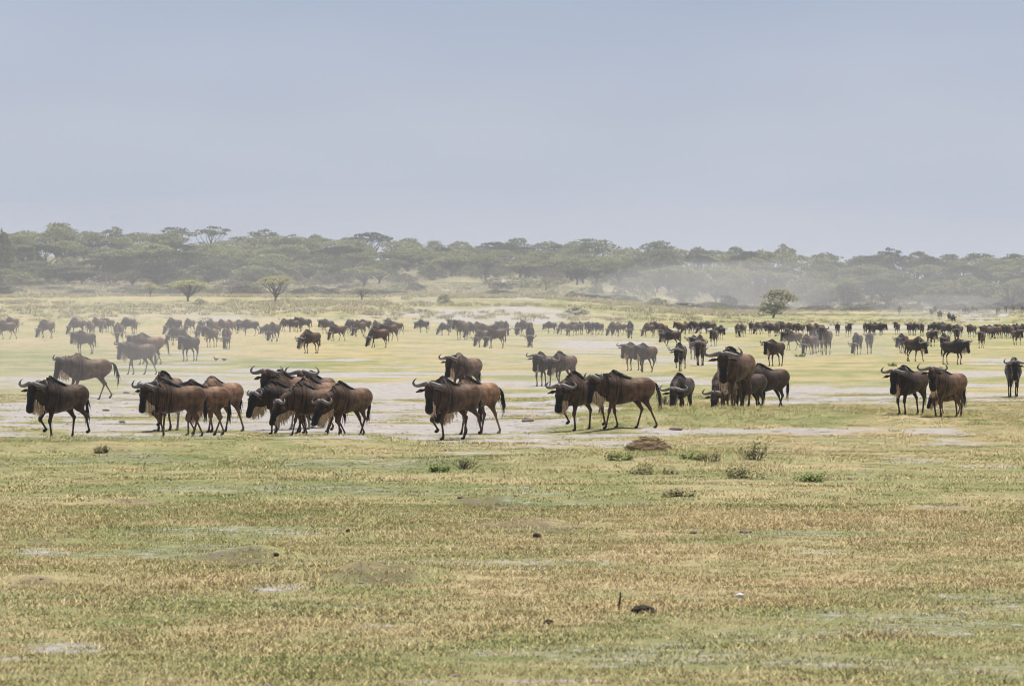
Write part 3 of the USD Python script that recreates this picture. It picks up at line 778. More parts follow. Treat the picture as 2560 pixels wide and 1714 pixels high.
# hump column, hump row, feet row (or distance as a negative number), heading, pose, coat, label
FRONT = [
    (123, 937, -101.6, 42, dict(head="walk", gait="lift2", look=14, tail=0.2), "dark", "dark wildebeest at the left edge walking on the grey pan"),
    (191, 879, -141.0, 68, dict(head="walk", gait="walk2", look=18, tail_out=0.35, mane=-1), "grey", "dust-veiled pale wildebeest striding behind the dark one at the left edge"),
    (406, 941, -102.4, 60, dict(head="walk", gait="lift", look=32, tail=-0.1, horn=1.05), "brown", "brown wildebeest stepping with one raised foreleg, front left of the tight group"),
    (404, 922, -107.5, 14, dict(head="low", gait="graze", look=-4), "grey", "wildebeest mostly hidden behind the one with the raised foreleg, only hump and shins showing"),
    (474, 944, -104.5, 58, dict(head="walk", gait="stride", look=-22), "tan", "tan wildebeest whose hindquarters follow the brown one with the raised foreleg"),
    (528, 935, -106.8, 36, dict(head="dip", gait="walk", look=-6, mane=-1), "tan", "tan wildebeest whose pale hump rises between the tan rump and the dark shaggy head"),
    (682, 952, -105.2, 56, dict(head="low", gait="stride", look=4, horn=0.85), "dark", "blackish wildebeest with narrow horns and long beard, behind the big low-headed brown one"),
    (751, 949, -103.6, 78, dict(head="dip", gait="walk", look=22, bulk=1.1, horn=0.8, tail=0.2), "brown", "big brown wildebeest with lowered head and pale beard amid the tight group"),
    (847, 953, -103.3, 42, dict(head="dip", gait="stride", look=-8, tail=-0.2), "brown", "brown wildebeest at the right end of the tight group, its head hidden"),
    (695, 919, -108.6, 32, dict(head="up", gait="walk", look=6, horn=1.1), "brown", "wildebeest with wide curved horns looking over the back of the blackish one"),
    (773, 922, -110.5, 26, dict(head="up", gait="stand", look=14, horn=1.12), "grey", "wildebeest at the back of the tight group with horns spread like a lyre"),
    (763, 934, -106.6, 40, dict(head="low", gait="walk2", look=-4), "tan", "wildebeest with a white-lit shoulder patch directly behind the low-headed brown one"),
    (1103, 936, -100.6, 46, dict(head="walk", gait="lift2", look=36, tail=0.3, nod=-4, horn=1.05), "brown", "brown wildebeest with black blazed face leading a tan one across the pan"),
    (1162, 934, -104.8, 42, dict(head="dip", gait="walk", look=-14, tail_out=0.5), "tan", "thin tan wildebeest half hidden behind the black blazed brown one"),
    (1146, 878, -148.0, 36, dict(head="walk", gait="stand", look=10, bulk=1.1, mane=-1), "grey", "bulky dust-greyed wildebeest standing beyond the black blazed brown one"),
    (1431, 922, -106.5, 38, dict(head="low", gait="lift2", look=16, nod=2), "brown", "wildebeest with lowered black face and pale beard half behind the striding striped one"),
    (1532, 915, 1070, 66, dict(head="walk", gait="walk", look=16, tail_out=0.25, horn=0.92), "brown", "brown striped wildebeest striding across the grassy bank with pale beard and long black tail"),
    (1349, 882, 965, 22, dict(head="walk", gait="stand", look=8), "grey", "left one of the two hazy wildebeest standing side by side beyond the pan"),
    (1396, 876, 964, 36, dict(head="low", gait="stride", look=8), "grey", "right one of the two hazy wildebeest standing side by side beyond the pan"),
    (1574, 869, 926, 36, dict(head="walk", gait="stand", look=8, brow=-0.14), "brown", "wildebeest with an orange-brown forehead, left one of a pair behind the striding striped one"),
    (1605, 862, 930, 36, dict(head="walk", gait="stride", look=10), "brown", "wildebeest close behind the one with the orange-brown forehead"),
    (1697, 853, 928, 12, dict(head="low", gait="lift2", look=0), "dark", "small dark wildebeest walking straight at the camera above the one sunk behind the bank"),
    (1749, 834, 914, 6, dict(head="low", gait="stride", look=-4, horn=1.1), "brown", "wildebeest walking head-on along the pale track, left of the big bull's horns"),
    (1733, 835, 898, 14, dict(head="walk", gait="stand", look=0), "dark", "wildebeest just behind the head-on one on the pale track"),
    (1695, 926, -126.0, 20, dict(head="dip", gait="stand", look=8, horn=1.12), "dark", "wildebeest with large horns and one drooping ear, legs sunk behind the grassy bank"),
    (1821, 859, -116.2, 27, dict(head="walk", gait="stand", look=22, horn=1.12, nod=-4, beard=1.5), "brown", "big bull wildebeest with heavy horns and a long tan beard, standing tallest on the bank"),
    (1800, 938, -121.0, 24, dict(head="graze", gait="graze", look=6), "grey", "grey-faced wildebeest grazing under the big bull's chin"),
    (1853, 928, -122.5, 40, dict(head="low", gait="stand", look=-4), "dark", "black-faced wildebeest seen between the legs of the big bull"),
    (1896, 902, -127.0, 52, dict(head="dip", gait="stride", look=-6, bulk=1.08), "dark", "dark wildebeest with arched back stepping up on the bank right behind the big bull"),
    (1928, 845, 915, 36, dict(head="walk", gait="stand", look=10, horn=0.9), "dark", "slim wildebeest standing on the yellow grass above the arched-back dark one"),
    (2256, 922, -113.5, 38, dict(head="walk", gait="stand", look=18, bulk=1.08), "dark", "dark wildebeest with arched white-edged hump, left one of the pair beside the grass"),
    (2346, 925, -113.0, 44, dict(head="up", gait="stand", look=38, horn=1.15, bulk=1.05), "brown", "brown wildebeest staring at the camera, right one of the pair by the grass at right"),
    (2358, 973, -116.0, 60, dict(head="dip", gait="lift", look=0, horn=0.5), "tan", "tan calf whose legs show beneath the staring wildebeest at right"),
    (2535, 901, 992, 2, dict(head="walk", gait="stand", look=0, bulk=1.08), "dark", "very dark wildebeest walking head-on at the right edge on the grey pan"),
    (2297, 838, 903, -36, dict(head="low", gait="walk", look=-8), "dark", "black wildebeest turned to the right with its head low, on the yellow grass at right"),
    (2397, 848, 911, -48, dict(head="walk", gait="stand", look=-8, horn=1.05), "dark", "dark wildebeest standing in right profile with one ear out, on the yellow grass at right"),
    (329, 846, 936, 52, dict(head="walk", gait="walk", look=14), "grey", "dust-greyed wildebeest walking in front of another, above the raised-foreleg brown one"),
    (353, 829, 911, 60, dict(head="walk", gait="stride", look=4, tail_out=0.4), "tan", "tan wildebeest walking just behind the dust-greyed one, tail hanging clear of its legs"),
    (200, 823, 885, 46, dict(head="walk", gait="stand", look=8), "dark", "dark wildebeest standing on the yellow grass above the pale striding one"),
    (464, 832, 902, 30, dict(head="walk", gait="stand", look=10, horn=1.05), "dark", "blackish wildebeest with wide pale horns standing alone right of the dust-greyed pair"),
    (564, 814, 873, 4, dict(head="graze", gait="graze", look=0), "brown", "red-brown wildebeest grazing head-on right of the one with wide pale horns"),
    (766, 821, 884, 40, dict(head="dip", gait="stand", look=8), "grey", "hazy wildebeest with one hooked horn, head down, alone on the yellow grass"),
]
for i, (hx, hy, fy, yaw, pose, ct, label) in enumerate(FRONT):
    d = -fy if fy < 0 else on_ground(hx, fy)[1]
    calf = "calf" in label
    x = place("wildebeest", hx, hy, d, yaw, (0.55, 0.75) if calf else (0.86, 1.17))
    tag(x, label, "wildebeest", HERD)
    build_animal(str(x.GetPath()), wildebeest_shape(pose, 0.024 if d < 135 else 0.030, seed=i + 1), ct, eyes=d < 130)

# the far herd: copies of a dozen animals that differ in pose and coat
KINDS = {"g": [(dict(head="graze", gait="graze", look=12), "brown"), (dict(head="graze", gait="stand", look=-10, mane=-1), "dark"), (dict(head="graze", gait="stride", look=4), "grey"), (dict(head="graze", gait="walk", look=20), "brown")],
         "w": [(dict(head="walk", gait="walk", look=8), "brown"), (dict(head="low", gait="stride", look=-6), "dark"), (dict(head="walk", gait="walk2", look=0, tail_out=0.3), "grey"), (dict(head="low", gait="lift2", look=10), "dark")],
         "s": [(dict(head="walk", gait="stand", look=12), "dark"), (dict(head="up", gait="stand", look=-8, mane=-1), "brown"), (dict(head="low", gait="stand", look=0), "dark"), (dict(head="walk", gait="stand", look=25), "grey")]}
FAR = [
    # left: behind the pale striding one
    (4, 793, 848, 58, "w"), (22, 790, 830, 40, "g"), (107, 793, 846, 44, "g"), (184, 792, 838, 48, "g"), (222, 800, 838, 12, "s"), (237, 792, 832, 40, "g"), (252, 793, 831, 20, "g"), (269, 794, 830, 30, "s"),
    (293, 804, 858, 12, "g"), (313, 790, 834, 40, "g"), (333, 798, 834, 10, "s"), (426, 792, 838, 44, "g"), (433, 813, 862, 50, "g"), (468, 794, 834, 30, "g"),
    (498, 806, 850, 30, "g"), (501, 799, 838, 10, "s"), (524, 796, 842, 20, "s"), (522, 814, 868, 22, "s"), (551, 796, 838, 34, "g"), (571, 797, 836, 30, "g"), (595, 797, 833, 60, "s"), (615, 796, 839, 74, "w"),
    (666, 808, 846, 50, "s"), (679, 803, 854, 28, "g"), (709, 794, 829, 60, "g"), (726, 796, 830, 50, "s"), (738, 794, 828, 40, "s"), (752, 791, 829, 66, "s"),
    (811, 795, 834, 46, "w"), (833, 807, 852, 52, "g"), (871, 796, 834, 38, "g"), (880, 797, 838, 10, "s"), (891, 798, 841, 34, "g"), (905, 796, 832, 54, "s"), (937, 799, 838, 24, "g"), (935, 814, 869, 58, "g"), (966, 804, 852, 44, "w"),
    (968, 794, 832, 20, "s"), (985, 806, 834, 70, "w"), (975, 800, 838, 40, "s"),
    (1051, 797, 832, 54, "w"), (1105, 806, 838, 50, "g"), (1124, 797, 830, 8, "s"), (1148, 798, 849, 28, "s"), (1158, 800, 836, 40, "s"), (1173, 802, 846, 36, "g"), (1191, 802, 838, 44, "s"), (1207, 809, 843, 60, "s"), (1198, 818, 868, 32, "g"), (1229, 813, 870, 54, "g"),
    (1240, 802, 836, 20, "s"), (1252, 800, 836, 40, "s"), (1266, 801, 840, -16, "g"), (1305, 798, 840, 48, "g"), (1293, 804, 836, 30, "g"), (1326, 809, 868, -4, "g"), (1371, 804, 833, 54, "w"), (1404, 807, 836, 50, "g"), (1424, 809, 840, 44, "g"),
    (1440, 804, 836, 40, "s"), (1449, 802, 836, 12, "s"), (1469, 802, 837, 30, "s"), (1482, 806, 836, 50, "g"), (1491, 809, 837, 40, "s"),
    (1529, 803, 841, 54, "g"), (1543, 804, 838, 62, "g"), (1575, 800, 846, 6, "g"), (1615, 806, 842, 48, "g"), (1635, 802, 838, 40, "s"), (1654, 811, 842, 30, "g"), (1669, 819, 871, 54, "w"),
    (1697, 804, 836, 60, "s"), (1712, 806, 834, 40, "g"), (1726, 804, 834, 20, "s"), (1737, 802, 834, 44, "s"), (1752, 804, 834, 50, "g"), (1767, 802, 834, 70, "s"), (1782, 819, 866, 12, "w"), (1803, 811, 848, -26, "s"),
    (1844, 807, 843, 2, "g"), (1853, 808, 842, 20, "s"), (1877, 808, 835, 18, "s"), (1891, 808, 836, 30, "g"), (1910, 808, 833, 50, "w"), (1924, 811, 841, 44, "s"), (1941, 805, 840, 10, "s"), (1952, 809, 836, 54, "w"), (1957, 808, 834, 30, "s"), (1971, 809, 838, 48, "g"),
    (1972, 823, 875, 52, "w"), (1994, 811, 840, 46, "w"), (2022, 811, 842, 30, "s"), (2038, 807, 841, 60, "g"), (2014, 833, 887, 26, "g"), (2034, 827, 884, 6, "w"), (2061, 816, 887, 16, "s"), (2051, 822, 880, 10, "s"),
    (2093, 811, 840, 8, "s"), (2124, 811, 842, -10, "s"), (2140, 829, 886, 20, "g"), (2173, 827, 884, 2, "w"), (2163, 812, 838, 10, "s"), (2175, 812, 838, 30, "s"), (2186, 810, 838, 50, "w"), (2202, 813, 839, -60, "s"),
    # right: the column coming over the plain
    (2241, 812, 836, 20, "s"), (2274, 814, 838, 40, "s"), (2286, 815, 838, -20, "s"), (2304, 812, 840, 10, "w"), (2252, 834, 883, 22, "w"), (2332, 826, 866, -18, "s"), (2334, 812, 836, 60, "w"), (2345, 818, 838, 50, "s"), (2355, 813, 836, 66, "w"), (2374, 820, 842, -40, "s"),
    (2358, 841, 882, 18, "w"), (2392, 814, 844, 36, "w"), (2391, 833, 858, 8, "s"), (2424, 823, 844, 40, "s"), (2452, 826, 870, 14, "w"), (2460, 822, 848, 50, "s"), (2472, 817, 846, 50, "s"), (2486, 819, 846, 40, "g"), (2500, 815, 845, 44, "s"), (2510, 818, 845, 60, "w"), (2520, 817, 846, 30, "s"), (2533, 819, 844, 50, "s"), (2546, 823, 862, -12, "w"), (2555, 811, 842, 40, "s"), (2541, 816, 842, 30, "g"),
    # farthest, on the crest of the plain
    (2248, 763, 786, 4, "s"), (2338, 763, 787, 0, "w"), (2328, 771, 792, 16, "s"), (2351, 774, 799, -8, "w"), (2372, 784, 803, 6, "w"), (2383, 785, 809, -6, "w"), (2413, 765, 786, 40, "s"), (2494, 765, 786, 0, "s"), (2514, 761, 785, 10, "s"), (2532, 765, 781, 20, "s"), (2556, 761, 781, 0, "w"), (2432, 774, 783, 80, "g"),
]
_protos = {}
UsdGeom.Scope.Define(stage, "/World/Kinds")
_kinds_prim = stage.GetPrimAtPath("/World/Kinds")
for key, lst in KINDS.items():
    for j, (pose, ct) in enumerate(lst):
        p = stage.CreateClassPrim(f"/World/Kinds/{ {'g': 'grazing', 'w': 'walking', 's': 'standing'}[key]}_wildebeest_{j + 1:03d}")
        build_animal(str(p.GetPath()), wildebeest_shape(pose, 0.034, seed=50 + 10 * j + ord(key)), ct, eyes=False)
        _protos.setdefault(key, []).append((p.GetPath(), ct, pose))

REGIONS = [(0, 380, "grass at the left edge"), (380, 780, "grass above the tight group"), (780, 1020, "far grass left of centre"), (1020, 1350, "far grass above the lone walker"), (1350, 1510, "huddle left of the pale track"),
           (1510, 1820, "line above the big bull"), (1820, 2080, "bunch below the lone tree"), (2080, 2230, "grass right of the bunch"), (2230, 2420, "crowd above the staring one"), (2420, 2561, "right-edge column on pale soil")]
ORD = ["first", "second", "third", "fourth", "fifth", "sixth", "seventh", "eighth", "ninth", "tenth", "eleventh", "twelfth", "thirteenth", "fourteenth", "fifteenth", "sixteenth", "seventeenth", "eighteenth", "nineteenth", "twentieth"]
DO = {"g": "grazing", "w": "walking", "s": "standing"}
TONE = {"brown": "brown", "dark": "blackish", "grey": "dusty grey", "tan": "tan"}
chosen = []
_hr = np.random.default_rng(77)
for hx, hy, fy, yaw, key in FAR:
    chosen.append((hx, hy, fy, yaw, key, _protos[key][int(_hr.integers(0, len(_protos[key])))]))
for hx, hy, fy, yaw, key, (proto, ct, pose) in chosen:
    region = "crest line before the dust" if hy < 790 and hx > 2200 else next(r for a, b, r in REGIONS if a <= hx < b)
    same = sorted(c[0] for c in chosen if c[4] == key and c[5][1] == ct and (("crest line before the dust" if c[1] < 790 and c[0] > 2200 else next(r for a, b, r in REGIONS if a <= c[0] < b)) == region))
    nth = "only" if len(same) == 1 else ORD[same.index(hx)]
    d = on_ground(hx, fy)[1]
    if hy < 790 and hx > 2200:
        d = min(d, 800.0)
    x = place("wildebeest", hx, hy, d, yaw + _hr.uniform(-5, 5), (0.80, 1.10))
    prim = x.GetPrim()
    prim.GetReferences().AddInternalReference(proto)
    prim.SetInstanceable(True)
    tag(prim, f"{nth} {TONE[ct]} {DO[key]} wildebeest from the left in the {region}".replace("only", "sole") if nth != "only" else f"sole {TONE[ct]} {DO[key]} wildebeest in the {region}", "wildebeest", HERD)

# ------------------------------------------------------------------ trees and shrubs of the wooded rise
def leaf_cloud(rng, pads, per_area, size):
    """Leaf sprays: small bent quads strewn through flat lens-shaped pads (centre, radius, thickness)."""
    vs, fs, k = [], [], 0
    for c, r, th in pads:
        n = max(6, int(per_area * r * r))
        for _ in range(n):
            a, q = rng.uniform(0, 6.283), math.sqrt(rng.random())
            wob = 1 + 0.28 * math.sin(3 * a + c[0] * 5) + 0.15 * math.sin(7 * a + c[1] * 3)
            up = th * (1 - q * q) ** 0.6 * (1.0 if rng.random() < 0.7 else rng.uniform(-0.6, 1))
            p = np.array(c) + (r * q * wob * math.cos(a), r * q * wob * math.sin(a), up + rng.normal(0, 0.06 * th))
            s = size * rng.uniform(0.5, 1.5)
            nrm = np.array([rng.normal(0, 0.55), rng.normal(0, 0.55), 1.0])
            nrm /= np.linalg.norm(nrm)
            t = np.cross(nrm, (math.cos(a + rng.normal()), math.sin(a + rng.normal()), 0.2))
            t /= np.linalg.norm(t)
            b = np.cross(nrm, t) * rng.uniform(0.45, 0.9)
            vs += [p - t * s, p - b * s - nrm * 0.25 * s, p + t * s, p + b * s - nrm * 0.25 * s]
            fs += [[k, k + 1, k + 2], [k, k + 2, k + 3]]
            k += 4
    return np.array(vs), np.array(fs)


def limb(rng, a, b, r0, r1, n=6, crook=0.12):
    a, b = np.array(a, float), np.array(b, float)
    L = np.linalg.norm(b - a)
    pts = [a + (b - a) * t + (rng.normal(0, crook * L * 0.35, 3) if 0 < t < 1 else 0) for t in np.linspace(0, 1, 4)]
    return tube(spline(pts, n), np.linspace(r0, r1, n), 6)


def acacia(rng, kind):
    """(trunk, crown) of a tree 8 m high and about 11 m wide, at the origin."""
    H, R = 8.0, 5.6
    pads, wood = [], []
    forks = int(rng.integers(2, 5))
    fork_z = {"umbrella": 1.9, "dome": 1.1, "thin": 3.2, "scrub": 0.3}[kind]
    if kind != "scrub":
        wood.append(limb(rng, (0, 0, -0.3), (rng.normal(0, 0.2), rng.normal(0, 0.2), fork_z), 0.34, 0.26))
    npad = {"umbrella": 15, "dome": 20, "thin": 13, "scrub": 16}[kind]
    for i in range(npad):
        a = i * 2.39996 + rng.normal(0, 0.25)
        q = math.sqrt((i + 0.5) / npad)
        if kind == "umbrella":
            z = H - 0.75 - 1.5 * q * q + rng.normal(0, 0.16)
            r, th = rng.uniform(1.3, 2.1), 0.62
        elif kind == "thin":
            z = H - 0.6 - 1.1 * q + rng.normal(0, 0.45)
            r, th = rng.uniform(1.1, 1.9), 0.42
        elif kind == "dome":
            z = H - 1.0 - 3.6 * q ** 2.2 + rng.normal(0, 0.3)
            r, th = rng.uniform(1.5, 2.2), 0.95
        else:
            z = 0.6 + (H - 2.2) * (1 - q ** 1.8) * rng.uniform(0.6, 1.0) + rng.normal(0, 0.2)
            r, th = rng.uniform(1.4, 2.2), 1.3
        rad = q * (R - 0.8) * rng.uniform(0.85, 1.1)
        c = (rad * math.cos(a), rad * math.sin(a), z)
        pads.append((c, r, th))
        if kind != "scrub" or i % 4 == 0:
            st = np.array([rng.normal(0, 0.15), rng.normal(0, 0.15), fork_z * rng.uniform(0.7, 1.05)])
            wood.append(limb(rng, st, (c[0], c[1], c[2] - 0.05), 0.16, 0.04, 6, 0.2))
    if kind == "dome":                                          # lower skirt so that the crown hangs deep
        for i in range(9):
            a = rng.uniform(0, 6.283)
            pads.append(((4.3 * math.cos(a), 4.3 * math.sin(a), rng.uniform(2.2, 3.8)), rng.uniform(1.1, 1.7), 0.8))
    crown = leaf_cloud(rng, pads, {"umbrella": 16, "thin": 18, "dome": 16, "scrub": 17}[kind], 0.34)
    return joined(wood), crown


def leaf_material(name, ramp, through=0.3):
    return usdkit.material(stage, f"/World/Looks/{name}", {
        "info": ("object_info", {}), "geo": ("geometry", {}), "tc": ("texture_coordinate", {}), "n": ("noise_texture", {"scale": 0.45, "detail": 3.0}),
        "a": ("math", {"math_type": "multiply_add", "value2": 0.30, "value3": -0.15}), "b": ("math", {"math_type": "multiply_add", "value2": 0.35, "value3": -0.175}),
        "s": ("math", {"math_type": "add"}), "s2": ("math", {"math_type": "add"}), "r": ("rgb_ramp", {"ramp": ramp}),
        "d": ("diffuse_bsdf", {}), "t": ("translucent_bsdf", {}), "m": ("mix_closure", {"fac": through})},
        [("tc.object", "n.vector"), ("info.random", "a.value1"), ("geo.random_per_island", "b.value1"), ("n.fac", "s.value1"), ("a.value", "s.value2"), ("s.value", "s2.value1"), ("b.value", "s2.value2"),
         ("s2.value", "r.fac"), ("r.color", "d.color"), ("r.color", "t.color"), ("d.BSDF", "m.closure1"), ("t.BSDF", "m.closure2")], surface="m.closure")


LEAF = {"olive": leaf_material("olive_leaves", [(0.2, (0.165, 0.176, 0.085)), (0.5, (0.240, 0.250, 0.118)), (0.8, (0.310, 0.305, 0.155))]),
        "dark": leaf_material("dark_leaves", [(0.2, (0.032, 0.040, 0.024)), (0.5, (0.055, 0.065, 0.036)), (0.8, (0.085, 0.096, 0.050))]),
        "pale": leaf_material("pale_leaves", [(0.2, (0.26, 0.245, 0.125)), (0.5, (0.36, 0.330, 0.175)), (0.8, (0.46, 0.405, 0.235))], 0.45),
        "bare": leaf_material("bare_twigs", [(0.2, (0.10, 0.085, 0.072)), (0.5, (0.155, 0.132, 0.112)), (0.8, (0.22, 0.19, 0.16))]),
        "straw": leaf_material("yellow_green_leaves", [(0.2, (0.36, 0.35, 0.19)), (0.5, (0.46, 0.44, 0.25)), (0.8, (0.54, 0.50, 0.31))], 0.4),
        "mid": leaf_material("mid_green_leaves", [(0.2, (0.095, 0.110, 0.054)), (0.5, (0.150, 0.165, 0.080)), (0.8, (0.205, 0.212, 0.104))])}
BARK = plain("bark", [(0.3, (0.045, 0.036, 0.030)), (0.7, (0.105, 0.088, 0.074))], 3.0, 0.9, 0.1)
_tr = np.random.default_rng(5)
TREES = {}
for kind, tints, n in (("umbrella", ("olive", "mid", "dark", "pale", "straw"), 2), ("dome", ("olive", "mid", "dark", "pale"), 2), ("thin", ("olive", "mid"), 2), ("scrub", ("mid", "dark", "pale", "bare", "olive"), 2)):
    for j in range(n):
        wood, crown = acacia(_tr, kind)
        for tint in tints:
            p = stage.CreateClassPrim(f"/World/Kinds/{tint}_{kind}_tree_{j + 1:03d}")
            if len(wood[0]):
                put("trunk" if kind != "scrub" else "stem", wood, BARK, str(p.GetPath()))
            put("crown", crown, LEAF[tint], str(p.GetPath()), smooth=False)
            TREES.setdefault((kind, tint), []).append(p.GetPath())


def plant_tree(name, kind, tint, x, d, wide, tall, label, category="tree", group=None, sink=0.0):
    z = float(height(x, d)) - sink
    t = xform(name, (x, d, z), float(_tr.uniform(0, 360)), (wide / 11.6, wide / 11.6, tall / 8.1))
    opts = TREES[(kind, tint)]
    prim = t.GetPrim()
    prim.GetReferences().AddInternalReference(opts[int(_tr.integers(0, len(opts)))])
    prim.SetInstanceable(True)
    return tag(prim, label, category, group)


# trees that make the skyline: column, crown top row, crown width, kind, tint, label
SKYLINE = [(4, 572, 60, "dome", "mid", "tall dull green tree cut by the left edge of the picture"), (70, 574, 90, "umbrella", "olive", "flat olive acacia left of the big domed crown on the skyline"),
           (148, 556, 104, "dome", "olive", "big domed acacia rising highest on the left skyline"), (222, 577, 84, "umbrella", "olive", "low flat acacia right of the big domed one on the skyline"),
           (284, 567, 62, "thin", "olive", "small layered acacia with a gap under its crown, on the left skyline"), (345, 580, 80, "umbrella", "olive", "sloping acacia right of the small layered one on the skyline"),
           (440, 568, 90, "thin", "mid", "left half of the wide flat-topped pair that floats above the left woods"), (530, 566, 100, "thin", "mid", "right half of the wide flat-topped pair that floats above the left woods"),
           (410, 596, 90, "umbrella", "olive", "pale olive acacia under the wide flat-topped pair"), (600, 590, 70, "umbrella", "olive", "low acacia before the wind-shaped layered one"),
           (660, 574, 90, "thin", "mid", "wind-shaped layered acacia standing clear on the skyline left of centre"), (735, 586, 64, "thin", "olive", "slanting acacia right of the wind-shaped layered one"),
           (790, 583, 50, "umbrella", "olive", "narrow round-topped acacia in the dip of the skyline"), (868, 592, 56, "umbrella", "olive", "pale small acacia left of the dark peaked one"),
           (926, 580, 116, "umbrella", "dark", "dark peaked acacia with a drooping right limb, left of centre on the skyline"), (1022, 594, 64, "umbrella", "olive", "rounded acacia right of the dark peaked one"),
           (1086, 601, 64, "dome", "olive", "even-topped acacia near the middle of the skyline"), (1150, 602, 66, "umbrella", "olive", "broad low acacia at the middle of the skyline"),
           (1236, 604, 96, "umbrella", "dark", "dark flat acacia just left of the raised twig-topped one"), (1292, 595, 70, "thin", "mid", "twig-topped acacia raising one bare branch on the skyline"),
           (1368, 601, 90, "umbrella", "mid", "dark rounded acacia right of the twig-topped one"), (1480, 597, 128, "thin", "mid", "wide flat acacia with sky showing under its limbs, right of centre"),
           (1570, 616, 70, "umbrella", "olive", "low acacia beside the wide flat one with sky under its limbs"), (1645, 602, 124, "dome", "mid", "broad domed acacia that tops the woods right of centre"),
           (1748, 614, 62, "umbrella", "mid", "small flat acacia right of the broad domed one"), (1838, 616, 74, "dome", "mid", "dark rounded acacia left of the flat one on thin stems"),
           (1905, 621, 60, "umbrella", "olive", "sloping acacia touching the flat one on thin stems"), (1962, 611, 62, "thin", "olive", "little flat-topped acacia on thin bare stems against the sky"),
           (2060, 629, 90, "umbrella", "mid", "long flat acacia right of the one on thin stems"), (2150, 636, 74, "umbrella", "mid", "low acacia left of the tallest right-hand clump"),
           (2222, 620, 66, "thin", "mid", "tallest acacia of the right-hand skyline"), (2295, 627, 76, "umbrella", "mid", "acacia leaning on the tallest right-hand one"),
           (2375, 634, 80, "umbrella", "mid", "flat acacia third from the right edge of the skyline"), (2448, 632, 92, "umbrella", "mid", "flat acacia second from the right edge of the skyline"), (2535, 633, 90, "umbrella", "mid", "flat acacia at the right edge of the skyline")]
SHORT = ['tall dark edge tree', 'flat tree by the left edge', 'big domed crown', 'flat crown beside the dome', 'small layered acacia', 'sloping left acacia', 'left floating crown', 'right floating crown', 'pale acacia under those crowns', 'low acacia past those crowns', 'wind-shaped acacia', 'slanting acacia', 'narrow round-topped acacia', 'pale small acacia', 'dark peaked acacia', 'rounded acacia past the peak', 'even-topped acacia', 'broad low middle acacia', 'dark flat acacia', 'twig-topped acacia', 'dark acacia past the twigs', 'wide flat acacia', 'low acacia past the flat one', 'broad domed acacia', 'small flat acacia', 'dark rounded acacia', 'sloping right acacia', 'thin-stemmed acacia', 'long flat acacia', 'low right-hand acacia', 'tallest right-hand acacia', 'leaning acacia', 'third flat crown from right', 'second flat crown from right', 'last flat crown at right']
for px, top, wide, kind, tint, label in SKYLINE:
    d = 1400.0 + _tr.uniform(-25, 25)
    if label.startswith("tall dull"):
        d = 960.0
    x = at_depth(px, d)
    tall = (EYE_Z + (HORIZON - top) / F_PX * d) - float(height(x, d))
    plant_tree("acacia_tree", kind, tint, x, d, wide / F_PX * d * 1.05, float(np.clip(tall, 4.5, 16)), label, "tree", "acacias on the skyline")

# single trees and shrubs in front of the woods: column, crown top row, base row or distance, width, kind, tint, label
SINGLE = [
          (470, 699, 753, 112, "umbrella", "straw", "sunlit straw-coloured acacia in front of the dark woods at left", "tree"),
          (376, 706, 742, 44, "umbrella", "straw", "small straw-coloured acacia left of the sunlit wide one", "tree"),
          (690, 688, 755, 92, "umbrella", "straw", "sunlit acacia with a thin single stem left of the middle woods", "tree"),
          (905, 714, 750, 76, "umbrella", "straw", "low straw-coloured acacia among grey shrubs", "tree"),
          (425, 624, -985, 190, "umbrella", "dark", "great dark umbrella acacia in front of the left woods", "tree"),
          (300, 640, -1000, 150, "dome", "dark", "dark domed acacia left of the great umbrella one", "tree"),
          (520, 660, -960, 110, "dome", "dark", "dark rounded thicket tree right of the great umbrella acacia", "tree"),
          (640, 668, -965, 100, "dome", "dark", "dark rounded tree directly behind the sunlit thin-stemmed acacia", "tree"),
          (700, 664, -1000, 70, "dome", "dark", "small dark dome right of the dark rounded tree", "tree"),
          (60, 660, -960, 130, "dome", "mid", "deep green tree low at the left edge of the woods", "tree"),
          (170, 668, -955, 150, "dome", "dark", "wide dark thicket tree low in the left woods", "tree"),
          (790, 632, -1080, 130, "thin", "mid", "open acacia with dark crooked stems showing, left of centre", "tree"),
          (1300, 656, -1080, 130, "thin", "olive", "open acacia with a crooked dark stem, near the middle of the woods", "tree"),
          (1430, 640, -1100, 170, "umbrella", "olive", "spreading umbrella acacia with forked stems in the middle woods", "tree"),
          (860, 672, -960, 60, "scrub", "dark", "dark shrub beside a bare stem in the left middle woods", "shrub"),
          (1040, 698, -900, 60, "scrub", "dark", "flat dark shrub on the middle slope", "shrub"),
          (1110, 726, 760, 36, "scrub", "mid", "bright green bush at the foot of the middle slope", "shrub"),
          (1250, 724, -880, 120, "scrub", "dark", "long dark fallen-looking shrub on the pale slope", "shrub"),
          (1355, 736, -860, 48, "scrub", "dark", "short dark shrub right of the long one on the pale slope", "shrub"),
          (1482, 748, -800, 26, "scrub", "dark", "tiny round shrub alone on the pale slope", "shrub"),
          (1490, 692, -930, 40, "scrub", "mid", "upright bush on the slope below the umbrella acacia", "shrub"),
          (1560, 690, -940, 70, "scrub", "mid", "pair-like bush clump on the sunny slope", "shrub"),
          (1615, 686, -945, 50, "scrub", "mid", "upright bush right of the clump on the sunny slope", "shrub"),
          (1820, 722, -900, 60, "scrub", "dark", "dark mound-shaped shrub wrapped in dust left of the lone tree", "shrub"),
          (1440, 764, 789, 70, "scrub", "bare", "twiggy leafless bush on the far grass above the pale track", "shrub"),
          (500, 742, 764, 34, "scrub", "mid", "low green bush beneath the sunlit straw-coloured acacia", "shrub")]
